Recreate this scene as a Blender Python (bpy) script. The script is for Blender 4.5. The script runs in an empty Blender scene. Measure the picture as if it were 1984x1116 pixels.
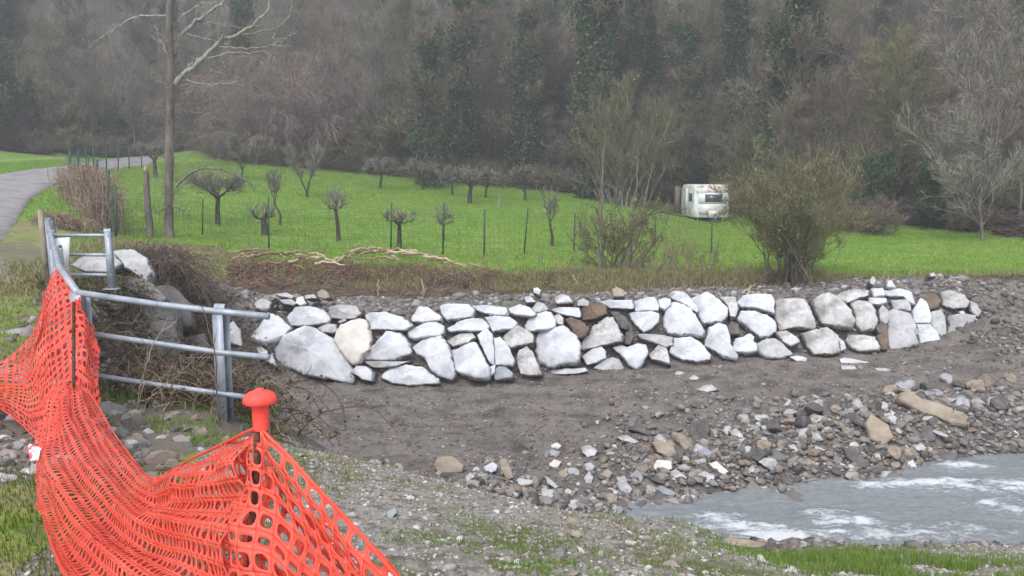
import bpy, math, random
import numpy as np
from mathutils import Vector, geometry
R=math.radians
SC=bpy.context.scene; COL=SC.collection
# ---------------------------------------------------------------- camera, world, sun, exposure
F=1580.0; PITCH=R(7.5); CZ=5.2
cd=bpy.data.cameras.new("camera"); cam=bpy.data.objects.new("camera",cd); COL.objects.link(cam)
cam.location=(0,0,CZ); cam.rotation_euler=(math.pi/2-PITCH,0,0)
cd.sensor_width=36; cd.lens=36*F/1984; cd.clip_end=2000; cd.clip_start=0.05
SC.camera=cam
wd=bpy.data.worlds.new("World"); SC.world=wd; wd.use_nodes=True
nt=wd.node_tree; bg=nt.nodes["Background"]
sky=nt.nodes.new("ShaderNodeTexSky"); sky.sky_type='NISHITA'; sky.sun_disc=False
sky.sun_elevation=R(52); sky.sun_rotation=R(200)
hs=nt.nodes.new("ShaderNodeHueSaturation"); hs.inputs['Saturation'].default_value=0.32
nt.links.new(sky.outputs[0],hs.inputs['Color']); nt.links.new(hs.outputs[0],bg.inputs[0])
bg.inputs[1].default_value=0.15
sl=bpy.data.lights.new("sun","SUN"); so=bpy.data.objects.new("sun",sl); COL.objects.link(so)
sl.energy=1.3; sl.angle=R(25); sl.color=(1.0,0.95,0.93)
_sv=Vector((math.cos(R(52))*math.sin(R(200)),math.cos(R(52))*math.cos(R(200)),math.sin(R(52))))
so.rotation_euler=_sv.to_track_quat('Z','Y').to_euler(); so.location=(0,-20,40)
SC.view_settings.view_transform='Standard'; SC.view_settings.look='None'
SC.view_settings.exposure=1.2; SC.view_settings.gamma=1
SC.cycles.use_adaptive_sampling=True; SC.cycles.adaptive_threshold=0.02
SC.cycles.max_bounces=5; SC.cycles.diffuse_bounces=2; SC.cycles.glossy_bounces=2
SC.cycles.transparent_max_bounces=8; SC.cycles.volume_bounces=0; SC.cycles.transmission_bounces=2
SC.cycles.use_denoising=True
rng=np.random.default_rng(7); random.seed(7)

# ---------------------------------------------------------------- projection helpers
CP,SP=math.cos(PITCH),math.sin(PITCH)
def ray(px,py):
    u=(px-992)/F; v=(558-py)/F
    return np.array([u, v*SP+CP, v*CP-SP])
def wz(px,py,z):
    d=ray(px,py); t=(z-CZ)/d[2]; return (d[0]*t,d[1]*t,z)
def wy(px,py,y):
    d=ray(px,py); t=y/d[1]; return (d[0]*t,y,CZ+d[2]*t)

# ---------------------------------------------------------------- tagging and mesh helpers
def tag(o,label=None,cat=None,group=None,kind=None):
    if label: o['label']=label
    if cat: o['category']=cat
    if group: o['group']=group
    if kind: o['kind']=kind
    return o
def empty(name,loc=(0,0,0),rz=0):
    o=bpy.data.objects.new(name,None); COL.objects.link(o); o.location=loc; o.rotation_euler=(0,0,rz); o.empty_display_size=0.1
    return o
def mk(name,V,Fc,m,parent=None,smooth=False,attrs=None,mi=None):
    """V (n,3) array, Fc: list of arrays (k,3)/(k,4) or one array"""
    me=bpy.data.meshes.new(name); V=np.asarray(V,dtype=np.float32)
    if not isinstance(Fc,list): Fc=[Fc]
    Fc=[np.asarray(f,dtype=np.int32) for f in Fc if len(f)]
    nl=sum(f.size for f in Fc); nf=sum(len(f) for f in Fc)
    me.vertices.add(len(V)); me.vertices.foreach_set('co',V.ravel())
    me.loops.add(nl); me.loops.foreach_set('vertex_index',np.concatenate([f.ravel() for f in Fc]))
    me.polygons.add(nf)
    tot=np.concatenate([np.full(len(f),f.shape[1],np.int32) for f in Fc])
    me.polygons.foreach_set('loop_start',np.concatenate([[0],np.cumsum(tot)[:-1]]).astype(np.int32))
    me.polygons.foreach_set('loop_total',tot)
    if smooth: me.polygons.foreach_set('use_smooth',np.ones(nf,bool))
    me.update(calc_edges=True)
    for k,a in (attrs or {}).items():
        at=me.attributes.new(k,'FLOAT','POINT'); at.data.foreach_set('value',np.asarray(a,np.float32))
    for mm in (m if isinstance(m,(list,tuple)) else [m]): me.materials.append(mm)
    if mi is not None: me.polygons.foreach_set('material_index',np.asarray(mi,np.int32))
    o=bpy.data.objects.new(name,me); COL.objects.link(o)
    if parent is not None: o.parent=parent
    return o
class MB:
    def __init__(s): s.V=[];s.F={3:[],4:[]};s.n=0;s.A=[]
    def add(s,V,Fc,a=0.5):
        V=np.asarray(V,float).reshape(-1,3)
        if not isinstance(Fc,list): Fc=[Fc]
        for f in Fc:
            f=np.asarray(f,int)
            if len(f): s.F[f.shape[1]].append(f+s.n)
        s.V.append(V); s.n+=len(V); s.A.append(np.broadcast_to(np.asarray(a,float),(len(V),)).copy()); return s
    def box(s,c,d,rz=0,rx=0,ry=0,a=.5):
        x,y,z=np.array(d)/2
        V=np.array([[i*x,j*y,k*z] for i in(-1,1) for j in(-1,1) for k in(-1,1)],float)
        for ang,(p,q) in ((rx,(1,2)),(ry,(2,0)),(rz,(0,1))):
            if ang:
                cc,ss=math.cos(ang),math.sin(ang); W=V.copy(); W[:,p]=V[:,p]*cc-V[:,q]*ss; W[:,q]=V[:,p]*ss+V[:,q]*cc; V=W
        return s.add(V+np.array(c),np.array([[0,1,3,2],[4,6,7,5],[0,4,5,1],[2,3,7,6],[0,2,6,4],[1,5,7,3]]),a)
    def tube(s,pts,r,n=8,a=.5):
        pts=np.array(pts,float)[None]; k=pts.shape[1]
        rr=np.broadcast_to(np.asarray(r,float),(k,))[None] if np.ndim(r) else np.full((1,k),float(r))
        V,Fq=tubes(pts,rr,n,cap=True); return s.add(V,Fq,a)
    def build(s,name,m,parent=None,smooth=False):
        V=np.concatenate(s.V) if s.V else np.zeros((0,3)); Fs=[np.concatenate(s.F[k]) for k in (3,4) if s.F[k]]
        return mk(name,V,Fs,m,parent,smooth,{'rnd':np.concatenate(s.A)})
def tubes(P,Rd,sides=3,cap=False):
    P=np.asarray(P,float); N,k,_=P.shape
    T=np.gradient(P,axis=1) if k>2 else np.repeat((P[:,1:]-P[:,:1]),2,axis=1)
    T/=np.linalg.norm(T,axis=2,keepdims=True)+1e-9
    ref=np.where(np.abs(T[:,:1,2:3])>.9,np.array([1.,0,0]),np.array([0,0,1.])); ref=np.broadcast_to(ref,T.shape)
    A=np.cross(T,ref); A/=np.linalg.norm(A,axis=2,keepdims=True)+1e-9; B=np.cross(T,A)
    th=np.arange(sides)*2*np.pi/sides
    V=P[:,:,None,:]+Rd[:,:,None,None]*(A[:,:,None,:]*np.cos(th)[None,None,:,None]+B[:,:,None,:]*np.sin(th)[None,None,:,None])
    idx=np.arange(N*k*sides).reshape(N,k,sides); nx=np.roll(idx,-1,axis=2)
    Q=np.stack([idx[:,:-1],nx[:,:-1],nx[:,1:],idx[:,1:]],-1).reshape(-1,4)
    V=V.reshape(-1,3); Fs=[Q]
    if cap:
        base=len(V); V=np.concatenate([V,P[:,0],P[:,-1]]); t=[]
        for j in range(sides):
            t.append(np.stack([base+np.arange(N),nx[:,0,j],idx[:,0,j]],-1)); t.append(np.stack([base+N+np.arange(N),idx[:,-1,j],nx[:,-1,j]],-1))
        Fs.append(np.concatenate(t))
    return V,Fs
def vnoise(x,y,seed=0):
    xi=np.floor(x).astype(np.int64); yi=np.floor(y).astype(np.int64); fx=x-xi; fy=y-yi
    def h(a,b):
        n=(a*374761393+b*668265263+seed*1442695041)&0xffffffff; n=((n^(n>>13))*1274126177)&0xffffffff
        return ((n^(n>>16))&0xffff)/65535.0
    u=fx*fx*(3-2*fx); v=fy*fy*(3-2*fy)
    return (h(xi,yi)*(1-u)+h(xi+1,yi)*u)*(1-v)+(h(xi,yi+1)*(1-u)+h(xi+1,yi+1)*u)*v
def fbm(x,y,o=4,seed=0):
    s=0;a=.5
    for i in range(o): s=s+a*(vnoise(x*2**i,y*2**i,seed+i)-.5); a*=.5
    return s
# ---------------------------------------------------------------- materials
def mat(name,cols,scale=3.0,rough=.85,bump=.3,bscale=None,rnd=0,spec=.3,stops=None,detail=6,stretch=None,coord='Object',transl=0,second=None,attr=None,metal=0):
    m=bpy.data.materials.new(name); m.use_nodes=True; n=m.node_tree.nodes; l=m.node_tree.links
    b=n["Principled BSDF"]; b.inputs['Roughness'].default_value=rough; b.inputs['Specular IOR Level'].default_value=spec; b.inputs['Metallic'].default_value=metal
    tc=n.new("ShaderNodeTexCoord"); mp=n.new("ShaderNodeMapping"); l.new(tc.outputs[coord],mp.inputs[0])
    if stretch: mp.inputs['Scale'].default_value=stretch
    ns=n.new("ShaderNodeTexNoise"); ns.inputs['Scale'].default_value=scale; ns.inputs['Detail'].default_value=detail; ns.inputs['Roughness'].default_value=.62; l.new(mp.outputs[0],ns.inputs[0])
    cr=n.new("ShaderNodeValToRGB"); e=cr.color_ramp.elements
    st=stops or [ .3+.4*i/max(1,len(cols)-1) for i in range(len(cols))]
    while len(e)<len(cols): e.new(.5)
    for i,c in enumerate(cols): e[i].position=st[i]; e[i].color=(*c,1)
    src=ns.outputs[0]
    if rnd:
        at=n.new("ShaderNodeAttribute"); at.attribute_name='rnd'
        mx=n.new("ShaderNodeMix"); mx.data_type='FLOAT'; mx.inputs[0].default_value=rnd; l.new(ns.outputs[0],mx.inputs[2]); l.new(at.outputs['Fac'],mx.inputs[3]); src=mx.outputs[0]
    l.new(src,cr.inputs[0]); col=cr.outputs[0]
    if second: # (colour, attribute, noise scale, threshold, softness)
        c2,an,s2,th,sf=second
        n2=n.new("ShaderNodeTexNoise"); n2.inputs['Scale'].default_value=s2; n2.inputs['Detail'].default_value=7; n2.inputs['Roughness'].default_value=.65; l.new(mp.outputs[0],n2.inputs[0])
        v=n2.outputs[0]
        if an:
            a2=n.new("ShaderNodeAttribute"); a2.attribute_name=an
            ad=n.new("ShaderNodeMath"); ad.operation='ADD'; l.new(v,ad.inputs[0]); l.new(a2.outputs['Fac'],ad.inputs[1]); v=ad.outputs[0]
        mr=n.new("ShaderNodeMapRange"); mr.inputs[1].default_value=th-sf; mr.inputs[2].default_value=th+sf; l.new(v,mr.inputs[0])
        mx=n.new("ShaderNodeMix"); mx.data_type='RGBA'; l.new(mr.outputs[0],mx.inputs[0]); l.new(col,mx.inputs[6]); mx.inputs[7].default_value=(*c2,1); col=mx.outputs[2]
    l.new(col,b.inputs['Base Color'])
    if bump:
        nb=n.new("ShaderNodeTexNoise"); nb.inputs['Scale'].default_value=bscale or scale*4; nb.inputs['Detail'].default_value=6; nb.inputs['Roughness'].default_value=.6; l.new(mp.outputs[0],nb.inputs[0])
        bp=n.new("ShaderNodeBump"); bp.inputs['Strength'].default_value=bump; bp.inputs['Distance'].default_value=.05; l.new(nb.outputs[0],bp.inputs['Height']); l.new(bp.outputs[0],b.inputs['Normal'])
    if transl:
        tr=n.new("ShaderNodeBsdfTranslucent"); l.new(col,tr.inputs[0]); ms=n.new("ShaderNodeMixShader"); ms.inputs[0].default_value=transl
        l.new(b.outputs[0],ms.inputs[1]); l.new(tr.outputs[0],ms.inputs[2]); l.new(ms.outputs[0],n["Material Output"].inputs[0])
    return m
M={}
# ---------------------------------------------------------------- terrain control points
TP=[];TE=[]
def brk(pts):
    i0=len(TP); TP.extend(pts)
    TE.extend((i0+i,i0+i+1) for i in range(len(pts)-1)); return np.array(pts)
WB=brk([wz(505,690,1.15),wz(590,722,.7),wz(680,742,.5),wz(850,748,.48),wz(1000,738,.52),wz(1150,714,.6),wz(1430,698,.72),wz(1600,688,.82),wz(1780,668,.95),wz(1890,656,1.0)])   # wall foot
def back(p,dy,dz): return (p[0]+dy*.0,p[1]+dy,p[2]+dz)
WT=brk([wz(512,600,2.05),wz(700,600,2.15),wz(850,594,2.15),wz(1000,592,2.15),wz(1200,584,2.15),wz(1400,574,2.2),wz(1600,574,2.2),wz(1750,562,2.25),wz(1870,566,2.2)])   # wall head
# push head line back a little so stones stand proud
SB=brk([wz(480,566,2.35),wz(600,575,2.25),wz(800,579,2.22),wz(900,574,2.25),wz(1100,562,2.3),wz(1300,556,2.33),wz(1500,553,2.35),wz(1700,545,2.38),wz(1850,542,2.38),wz(2050,556,2.25)])
ST=brk([wz(440,512,2.98),wz(600,518,2.85),wz(800,517,2.82),wz(900,530,2.7),wz(1100,533,2.6),wz(1300,538,2.52),wz(1500,538,2.48),wz(1600,539,2.46),wz(1850,534,2.46),wz(2050,536,2.46)])
SM=brk([(a[0],a[1]-.38,b+.14) for a,b in zip(ST,np.interp(ST[:,0],SB[:,0],SB[:,2]))])
LT=brk([(-4.5,8.0,3.2),(-5.9,11,3.4),(-7.0,14,3.45),(-7.7,17,3.3),(-7.9,19.5,3.1)])   # left bank edge
LF=brk([(-3.7,9.0,1.3),(-5.0,11.5,.9),(-6.0,14.5,.75),(-6.5,17.2,.7)])
NC=brk([(-2.6,7.75,3.05),wz(560,862,2.75),wz(680,893,2.3),wz(800,915,1.75),wz(900,943,1.2),wz(1100,992,.40),wz(1240,1002,-.12)])  # near bank crest
WE=brk([wz(1180,977,.0),wz(1330,964,0),wz(1530,940,0),wz(1640,929,0),wz(1760,909,0),wz(1850,892,0),wz(1990,873,0),wz(2300,850,0)])
WN=brk([wz(1250,1003,-.12),wz(1330,1032,-.06),wz(1400,1056,0),(4.6,10.2,0),(7.5,10,0),(10.5,9.8,0),(16,9.5,0)])
TP+= [wz(1260,990,-.2),wz(1400,1010,-.45),wz(1600,1000,-.5),wz(1850,960,-.5),(14,12,-.5),(20,12,-.5),(7,12.5,-.5),(9,11.5,-.5),(11,12,-.5)]
NG=brk([wz(1180,1050,1.2),wz(1350,1085,1.55),wz(1500,1080,1.95),wz(1700,1062,1.5),wz(1850,1052,1.25),wz(2050,1058,1.2),(16,7.5,1.2)]) # near grassy crest right
# riverbed
TP+= [(-2.6,9.6,1.0),(-1.2,10.6,.7),wz(640,830,.6),wz(800,820,.5),wz(1000,800,.5),wz(1200,800,.5),wz(950,905,.6),wz(1100,915,.3),wz(1250,925,.25),wz(1400,890,.35),wz(1550,850,.5),wz(1700,800,.75),wz(1850,800,.75),wz(1990,790,.7),
      wz(1990,720,.95),wz(1700,740,.8),wz(1500,770,.62),wz(1990,640,1.5),wz(1930,600,1.9),wz(2100,600,2.0),wz(2300,720,1.2),wz(1900,850,.3)]
# near plateau
TP+= [(-14,-1,3.6),(-6,-1,3.6),(0,-1,3.55),(6,-1,3.3),(16,-1,3.0),(-14,4,3.6),(-4,3.5,3.58),(-2,3.4,3.5),(0,3.6,3.3),(2,4,3.0),(4.5,4.3,2.75),(-1,5.4,3.1),(.3,6,2.7),(1.5,7,2.2),(9,4.6,2.2),(16,4.5,1.9),
      (-6,7,3.55),(-4.4,6.5,3.4),(-2.6,6.6,3.2),(-9,8,3.6),(-9,12,3.6),(-8.5,16,3.5),(-10,19,3.5),wz(250,480,3.55),(-14,10,3.55)]
# road corridor and left
TP+= [wz(0,505,3.6),wy(20,430,25),wy(60,385,33),wy(130,348,43),wy(200,328,55),wy(285,318,67),wy(0,340,43),wy(130,322,55),wy(280,303,75),wy(0,297,64),wy(130,300,72),(-22,14,3.7),(-30,10,3.8),(-50,0,5),(-60,40,7),(-80,70,14)]
# meadow
TP+= [wz(224,462,3.3),wz(330,462,3.25),wz(392,455,3.1),wz(521,483,2.85),wz(655,486,2.8),wz(757,484,2.78),wz(858,493,2.72),wz(938,498,2.68),wz(1017,491,2.65),wz(1112,489,2.6),
      wy(422,436,35),wy(595,384,48),wy(737,366,55),wy(820,369,57),wy(910,394,48),wy(1016,389,52),wy(1375,433,50),wy(1180,392,58),wy(1310,414,58),wy(500,330,60),wy(900,368,61),wy(700,345,61),wy(1068,476,31),wy(1250,450,43),
      wz(1450,505,2.5),wz(1620,480,2.5),wz(1800,487,2.5),wz(1984,499,2.5),wz(2200,505,2.5),wy(290,345,50),wy(180,395,33),wy(350,330,60),wy(400,300,72)]
# terrace bank behind orchard, hill
TP+= [wy(500,318,66),wy(900,352,66),wy(1180,375,66),wy(290,280,85)]
TP+= [(-40,90,13),(-10,85,9.5),(15,80,6.5),(30,65,5),(40,45,4.5),(25,50,3.2),(-70,110,26),(-20,110,22),(20,105,18),(60,90,18),(90,40,12),(60,30,6),(-60,170,62),(0,170,60),(60,170,62),(120,150,62),(-140,150,55),(200,100,40),(200,-20,20),(-120,20,14),
      (-150,-40,20),(-20,-40,4),(40,-40,4),(200,-60,20),(-300,360,160),(0,360,165),(300,360,165),(-300,100,60),(300,100,60),(-300,-60,40),(300,-60,40),(24,18,2.2),(30,10,1.5),(26,26,2.6),(30,12,.0),(40,12,0),(24,24,2.5)]
pts2=[Vector((p[0],p[1])) for p in TP]
_r=geometry.delaunay_2d_cdt(pts2,TE,[],0,1e-4)
_nz=[np.mean([TP[j][2] for j in o]) if o else None for o in _r[3]]
_tv=np.array([[v[0],v[1]] for v in _r[0]])
for i,z in enumerate(_nz):
    if z is None:   # edge crossing: nearest control height
        d=[(p[0]-_tv[i,0])**2+(p[1]-_tv[i,1])**2 for p in TP]; _nz[i]=TP[int(np.argmin(d))][2]
_nz=np.array(_nz)
def tin(X,Y):
    Z=np.full(X.shape,3.0); x=X.ravel(); y=Y.ravel(); z=Z.ravel()
    for t in _r[2]:
        for k in range(1,len(t)-1):
            a,b,c=_tv[t[0]],_tv[t[k]],_tv[t[k+1]]
            lo=np.minimum(np.minimum(a,b),c)-1e-6; hi=np.maximum(np.maximum(a,b),c)+1e-6
            m=np.nonzero((x>=lo[0])&(x<=hi[0])&(y>=lo[1])&(y<=hi[1]))[0]
            if not len(m): continue
            den=(b[1]-c[1])*(a[0]-c[0])+(c[0]-b[0])*(a[1]-c[1])
            if abs(den)<1e-12: continue
            w0=((b[1]-c[1])*(x[m]-c[0])+(c[0]-b[0])*(y[m]-c[1]))/den; w1=((c[1]-a[1])*(x[m]-c[0])+(a[0]-c[0])*(y[m]-c[1]))/den; w2=1-w0-w1
            k_=(w0>=-1e-5)&(w1>=-1e-5)&(w2>=-1e-5)
            z[m[k_]]=(w0*_nz[t[0]]+w1*_nz[t[k]]+w2*_nz[t[k+1]])[k_]
    return z.reshape(X.shape)
GX=np.concatenate([np.linspace(-200,-70,24)[:-1],np.linspace(-70,-32,39)[:-1],np.arange(-32,-10,.4),np.arange(-10,18,.11),np.arange(18,36,.4),np.linspace(36,80,45),np.linspace(80,200,23)[1:]])
GY=np.concatenate([np.linspace(-30,0,9)[:-1],np.arange(0,3,.3),np.arange(3,26,.11),np.arange(26,75,.35),np.linspace(75,120,60),np.linspace(120,250,50)[1:]])
XX,YY=np.meshgrid(GX,GY)
ZZ=tin(XX,YY)
for _ in range(3):
    Zp=np.pad(ZZ,1,mode='edge'); sm=(Zp[:-2,1:-1]+Zp[2:,1:-1]+Zp[1:-1,:-2]+Zp[1:-1,2:])/4; ZZ=ZZ*.5+sm*.5
def li(L,x): return np.interp(x,L[:,0],L[:,1])
def zone(x,y):
    """0 near bank, 1 riverbed, 2 wall face, 3 ledge, 4 scarp, 5 meadow, 6 forest floor, 7 left bank side, 8 left plateau"""
    x=np.asarray(x,float); y=np.asarray(y,float)
    z=np.zeros(x.shape,int)
    xl=np.interp(y,LF[:,1],LF[:,0]); xt=np.interp(y,LT[:,1],LT[:,0])
    nc=np.where(x<NC[-1,0],li(NC,x),np.interp(x,WN[:,0],WN[:,1]))
    wb=li(WB,x); wt=li(WT,x); sb=li(SB,x); st=li(ST,x)+.45*fbm(x*1.3,x*0+.5,3,88)
    fe=np.interp(x,FE[:,0],FE[:,1])
    z[:]=1
    z[y<nc]=0
    z[(y>wb)]=2; z[(y>wt)]=3; z[y>sb]=4; z[y>st]=5
    z[(x<xt)&(y<19.5)]=8; z[(x>=xt)&(x<xl)&(y>8)&(y<19)]=7
    z[(x<xt)&(y<8.1)]=8; z[(x<-7.6)&(y>=19.5)&(y<26)]=8
    z[(x<-2.2)&(y<8)]=8
    z[y>fe]=6
    return z
FE=np.array([(-80,66),(-45,66),(-37,68),(-33,76),(-29,78),(-26,72),(-20,66),(0,65),(8,64),(15,60),(19,52),(16,45),(17,37),(22,34),(30,28),(40,20),(60,10)],float)
FE=FE[np.argsort(FE[:,0],kind='stable')]
ZN=zone(XX,YY)
near=np.clip(1-(YY-24)/40,0.12,1)
amp=np.select([ZN==0,ZN==1,ZN==2,ZN==3,ZN==4,ZN==5,ZN==6,ZN==7,ZN==8],[.10,.14,.04,.16,.22,.10,1.2,.35,.05])
ZZ=ZZ+amp*fbm(XX*1.3,YY*1.3,4,3)+np.where((ZN==1)|(ZN==3)|(ZN==0),.05,0.01)*fbm(XX*7,YY*7,3,9)
ZZ+=np.where((ZN==4),.12,0)*np.abs(fbm(XX*3,YY*3,3,31))
ZZ+=np.where(ZN==1,.15,0)*fbm(XX*.45+YY*.3,YY*2.6,3,61)+np.where(ZN==1,.16,0)*np.abs(fbm(XX*.7,YY*5,4,63))
ZZ+=np.where((ZN==4),.10,0)*fbm(XX*2.5,YY*1.5,3,66)
def Z(x,y):
    x=np.asarray(x,float); y=np.asarray(y,float)
    i=np.clip(np.searchsorted(GX,x)-1,0,len(GX)-2); j=np.clip(np.searchsorted(GY,y)-1,0,len(GY)-2)
    u=(x-GX[i])/(GX[i+1]-GX[i]); v=(y-GY[j])/(GY[j+1]-GY[j])
    return (ZZ[j,i]*(1-u)+ZZ[j,i+1]*u)*(1-v)+(ZZ[j+1,i]*(1-u)+ZZ[j+1,i+1]*u)*v
def hit(px,py,t0=2.0,t1=300):
    d=ray(px,py); t=np.concatenate([np.arange(t0,40,.03),np.arange(40,t1,.2)])
    P=d[None]*t[:,None]; z=CZ+P[:,2]; g=Z(P[:,0],P[:,1]); k=np.nonzero(z<g)[0]
    i=k[0] if len(k) else len(t)-1
    return np.array([P[i,0],P[i,1],z[i]])
# ---------------------------------------------------------------- ground materials
GR1,GR2,GR3=(.075,.15,.012),(.12,.23,.02),(.17,.27,.03)
M['meadow']=mat('meadow_grass',[(0.108, 0.197, 0.028), (0.151, 0.259, 0.042), (0.205, 0.3, 0.07), (0.129, 0.217, 0.035)],.35,.95,.35,14,stops=[.3,.45,.58,.7],spec=.1,second=((.15,.14,.06),'mix',2.2,1.0,.12))
M['verge']=mat('verge_grass',[(0.088, 0.15, 0.025), (0.175, 0.237, 0.05), (0.25, 0.225, 0.1), (0.15, 0.213, 0.037)],1.3,.95,.5,20,spec=.1,second=((.16,.14,.115),'mix',2.5,1.0,.08))
M['bank']=mat('gravel_bank',[(0.102, 0.09, 0.075), (0.217, 0.196, 0.167), (0.362, 0.341, 0.304), (0.189, 0.167, 0.138)],9,.95,.8,34,spec=.15,second=((.15,.15,.075),'mix',2.4,1.0,.07))
M['dirt']=mat('riverbed_dirt',[(0.072, 0.062, 0.056), (0.131, 0.117, 0.106), (0.197, 0.176, 0.16), (0.112, 0.097, 0.087)],1.6,.95,.9,16,spec=.15,second=((.2,.18,.16),None,11,.64,.05))
M['fill']=mat('wall_backfill',[(0.081, 0.073, 0.069), (0.163, 0.15, 0.138), (0.26, 0.235, 0.212)],5,.95,.9,22,spec=.1)
M['scarp']=mat('scarp_earth',[(.035,.028,.022),(.065,.052,.04),(.10,.08,.06),(.06,.055,.03)],2.2,.95,.9,9,spec=.1,stretch=(1,1,.6),second=((.10,.12,.035),None,1.4,.6,.06))
M['floor']=mat('forest_floor',[(0.045, 0.038, 0.028), (0.098, 0.079, 0.061), (0.128, 0.105, 0.086), (0.06, 0.064, 0.038)],.35,.95,.8,4,spec=.1)
M['road']=mat('road_asphalt',[(.17,.16,.165),(.24,.23,.235),(.30,.29,.29),(.2,.185,.175)],1.2,.9,.3,30,spec=.2,second=((.17,.15,.12),'mix',1.5,1.0,.1))
# ---------------------------------------------------------------- ground sheet, split by kind of ground
def vidx(m):
    a=np.arange(XX.size).reshape(XX.shape); return a
def seg_dist(x,y,L):
    d=np.full(x.shape,1e9)
    for a,b in zip(L[:-1],L[1:]):
        a=np.array(a[:2],float); b=np.array(b[:2],float); ab=b-a
        t=np.clip(((x-a[0])*ab[0]+(y-a[1])*ab[1])/(ab@ab+1e-12),0,1)
        d=np.minimum(d,np.hypot(x-a[0]-t*ab[0],y-a[1]-t*ab[1]))
    return d
idx=vidx(0); Q=np.stack([idx[:-1,:-1],idx[:-1,1:],idx[1:,1:],idx[1:,:-1]],-1)
xc=(XX[:-1,:-1]+XX[1:,1:])/2; yc=(YY[:-1,:-1]+YY[1:,1:])/2
zc=zone(xc,yc)
# mix attribute: how strongly the second colour (bare soil / grass tuft) takes over
fe_=np.interp(XX,FE[:,0],FE[:,1]); st_=li(ST,XX)
mixA=np.zeros(XX.shape)
mixA[ZN==5]=(.25+.55*np.exp(-np.clip(YY-st_,0,9)/.9)+.5*np.exp(-np.clip(fe_-YY,0,30)/2.0))[ZN==5]
p8=(.42+.3*np.exp(-seg_dist(XX,YY,[(-13,17),(-10.6,18.5),(-9,17),(-9.0,12)])/1.1))
p8=p8+.5*np.exp(-((XX+3.3)**2/1.2+(YY-6.0)**2/2.0)); mixA[ZN==8]=p8[ZN==8]
grass_spots=[(900,1060,1.0),(1000,1050,1.1),(700,925,1.1),(800,1090,.8),(1250,1085,1.2),(1600,1085,2.2),(340,830,1.1),(600,900,.9),(1150,1000,.7),(420,800,.8),(1750,1100,1.6),(1400,1100,1.3)]
gs=np.zeros(XX.shape)
for px,py,r in grass_spots:
    h=hit(px,py); gs=np.maximum(gs,np.exp(-((XX-h[0])**2+(YY-h[1])**2)/(r*r*.35)))
mixA[ZN==0]=(.26+.27*gs)[ZN==0]
RT=np.random.default_rng(1)
def submesh(name,mask,m,kind='structure'):
    q=Q[mask]; u,inv=np.unique(q.ravel(),return_inverse=True)
    V=np.stack([XX.ravel()[u],YY.ravel()[u],ZZ.ravel()[u]],-1)
    o=mk(name,V,inv.reshape(q.shape),m,None,True,{'mix':mixA.ravel()[u]}); tag(o,kind=kind); return o
submesh('meadow',zc==5,M['meadow']); submesh('riverbank',zc==0,M['bank']); submesh('riverbed',zc==1,M['dirt'])
submesh('wall_backfill_earth',(zc==2)|(zc==3),M['fill']); submesh('bank_scarp',(zc==4)|(zc==7),M['scarp'])
submesh('grass_verge',zc==8,M['verge']); submesh('hillside',zc==6,M['floor'])
# ---------------------------------------------------------------- road
rl=[(-16,6),wz(-40,560,3.65)[:2],wz(20,475,3.7)[:2],hit(45,420)[:2],hit(75,382)[:2],hit(130,352)[:2],hit(200,334)[:2],hit(284,322)[:2],wy(300,322,70)[:2]]
rf=[(-24,5),(-24,14),(-22.5,22),hit(-60,362)[:2],hit(-20,344)[:2],hit(60,330)[:2],hit(140,321)[:2],wy(230,309,71)[:2],wy(284,305,74)[:2]]
def resample(P,n):
    P=np.array(P,float); P=P[:,:2]
    def cr(t):
        k=len(P)-1; i=min(int(t*k),k-1); f=t*k-i; p=[P[max(0,min(k,i+j))] for j in(-1,0,1,2)]
        return .5*((2*p[1])+(-p[0]+p[2])*f+(2*p[0]-5*p[1]+4*p[2]-p[3])*f*f+(-p[0]+3*p[1]-3*p[2]+p[3])*f**3)
    return np.array([cr(t) for t in np.linspace(0,1,n)])
A_=resample(rl,140); B_=resample(rf,140); W_=14
g=np.linspace(0,1,W_+1)[None,:,None]; RP=A_[:,None]*(1-g)+B_[:,None]*g
rz=Z(RP[...,0],RP[...,1]); rz=rz+.09+.05*np.sin(np.pi*g[0,:,0])[None]; rz[:,0]-=.16; rz[:,-1]-=.16
for _ in range(2): rz[1:-1]=(rz[:-2]+rz[1:-1]*2+rz[2:])/4
V=np.concatenate([RP,rz[...,None]],-1).reshape(-1,3); ii=np.arange(140*(W_+1)).reshape(140,W_+1)
em=np.abs(np.linspace(-1,1,W_+1))**6*.62+.0; em=np.broadcast_to(em+.12,(140,W_+1))
o=mk('road',V,np.stack([ii[:-1,:-1],ii[:-1,1:],ii[1:,1:],ii[1:,:-1]],-1).reshape(-1,4),M['road'],None,True,{'mix':em.ravel()}); tag(o,kind='structure')
# ---------------------------------------------------------------- river water
wx=np.linspace(-.4,34,430); wyv=np.linspace(8.6,20,230)
WX,WY=np.meshgrid(wx,wyv)
wr=WX*.96+WY*.1
WZ=.05*fbm(WX*1.2+3,WY*2.2,4,5)+.06*fbm(WX*.8,WY*1.2,2,55)+.05*fbm(WX*3.2,WY*7,3,77)
foam=np.zeros(WX.shape)
for px,py,a,b,s in [(1400,1008,.5,.28,1),(1440,1025,.7,.2,.9),(1520,1042,1.0,.25,1),(1640,1015,.6,.3,1),(1720,1040,1.1,.25,1),(1790,940,1.3,.28,1),(1860,905,.5,.2,.9),(1930,945,1.2,.35,1),(1975,985,.8,.4,.9),(1600,1000,.6,.2,.7),(1340,1018,.5,.2,.5),(1900,1035,1.2,.3,.4),(1830,1030,1.,.3,.6),(1450,1050,.8,.2,.9)]:
    p=wz(px,py,0); foam=np.maximum(foam,s*np.exp(-(((WX-p[0])/a)**2+((WY-p[1])/b)**2)))
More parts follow.
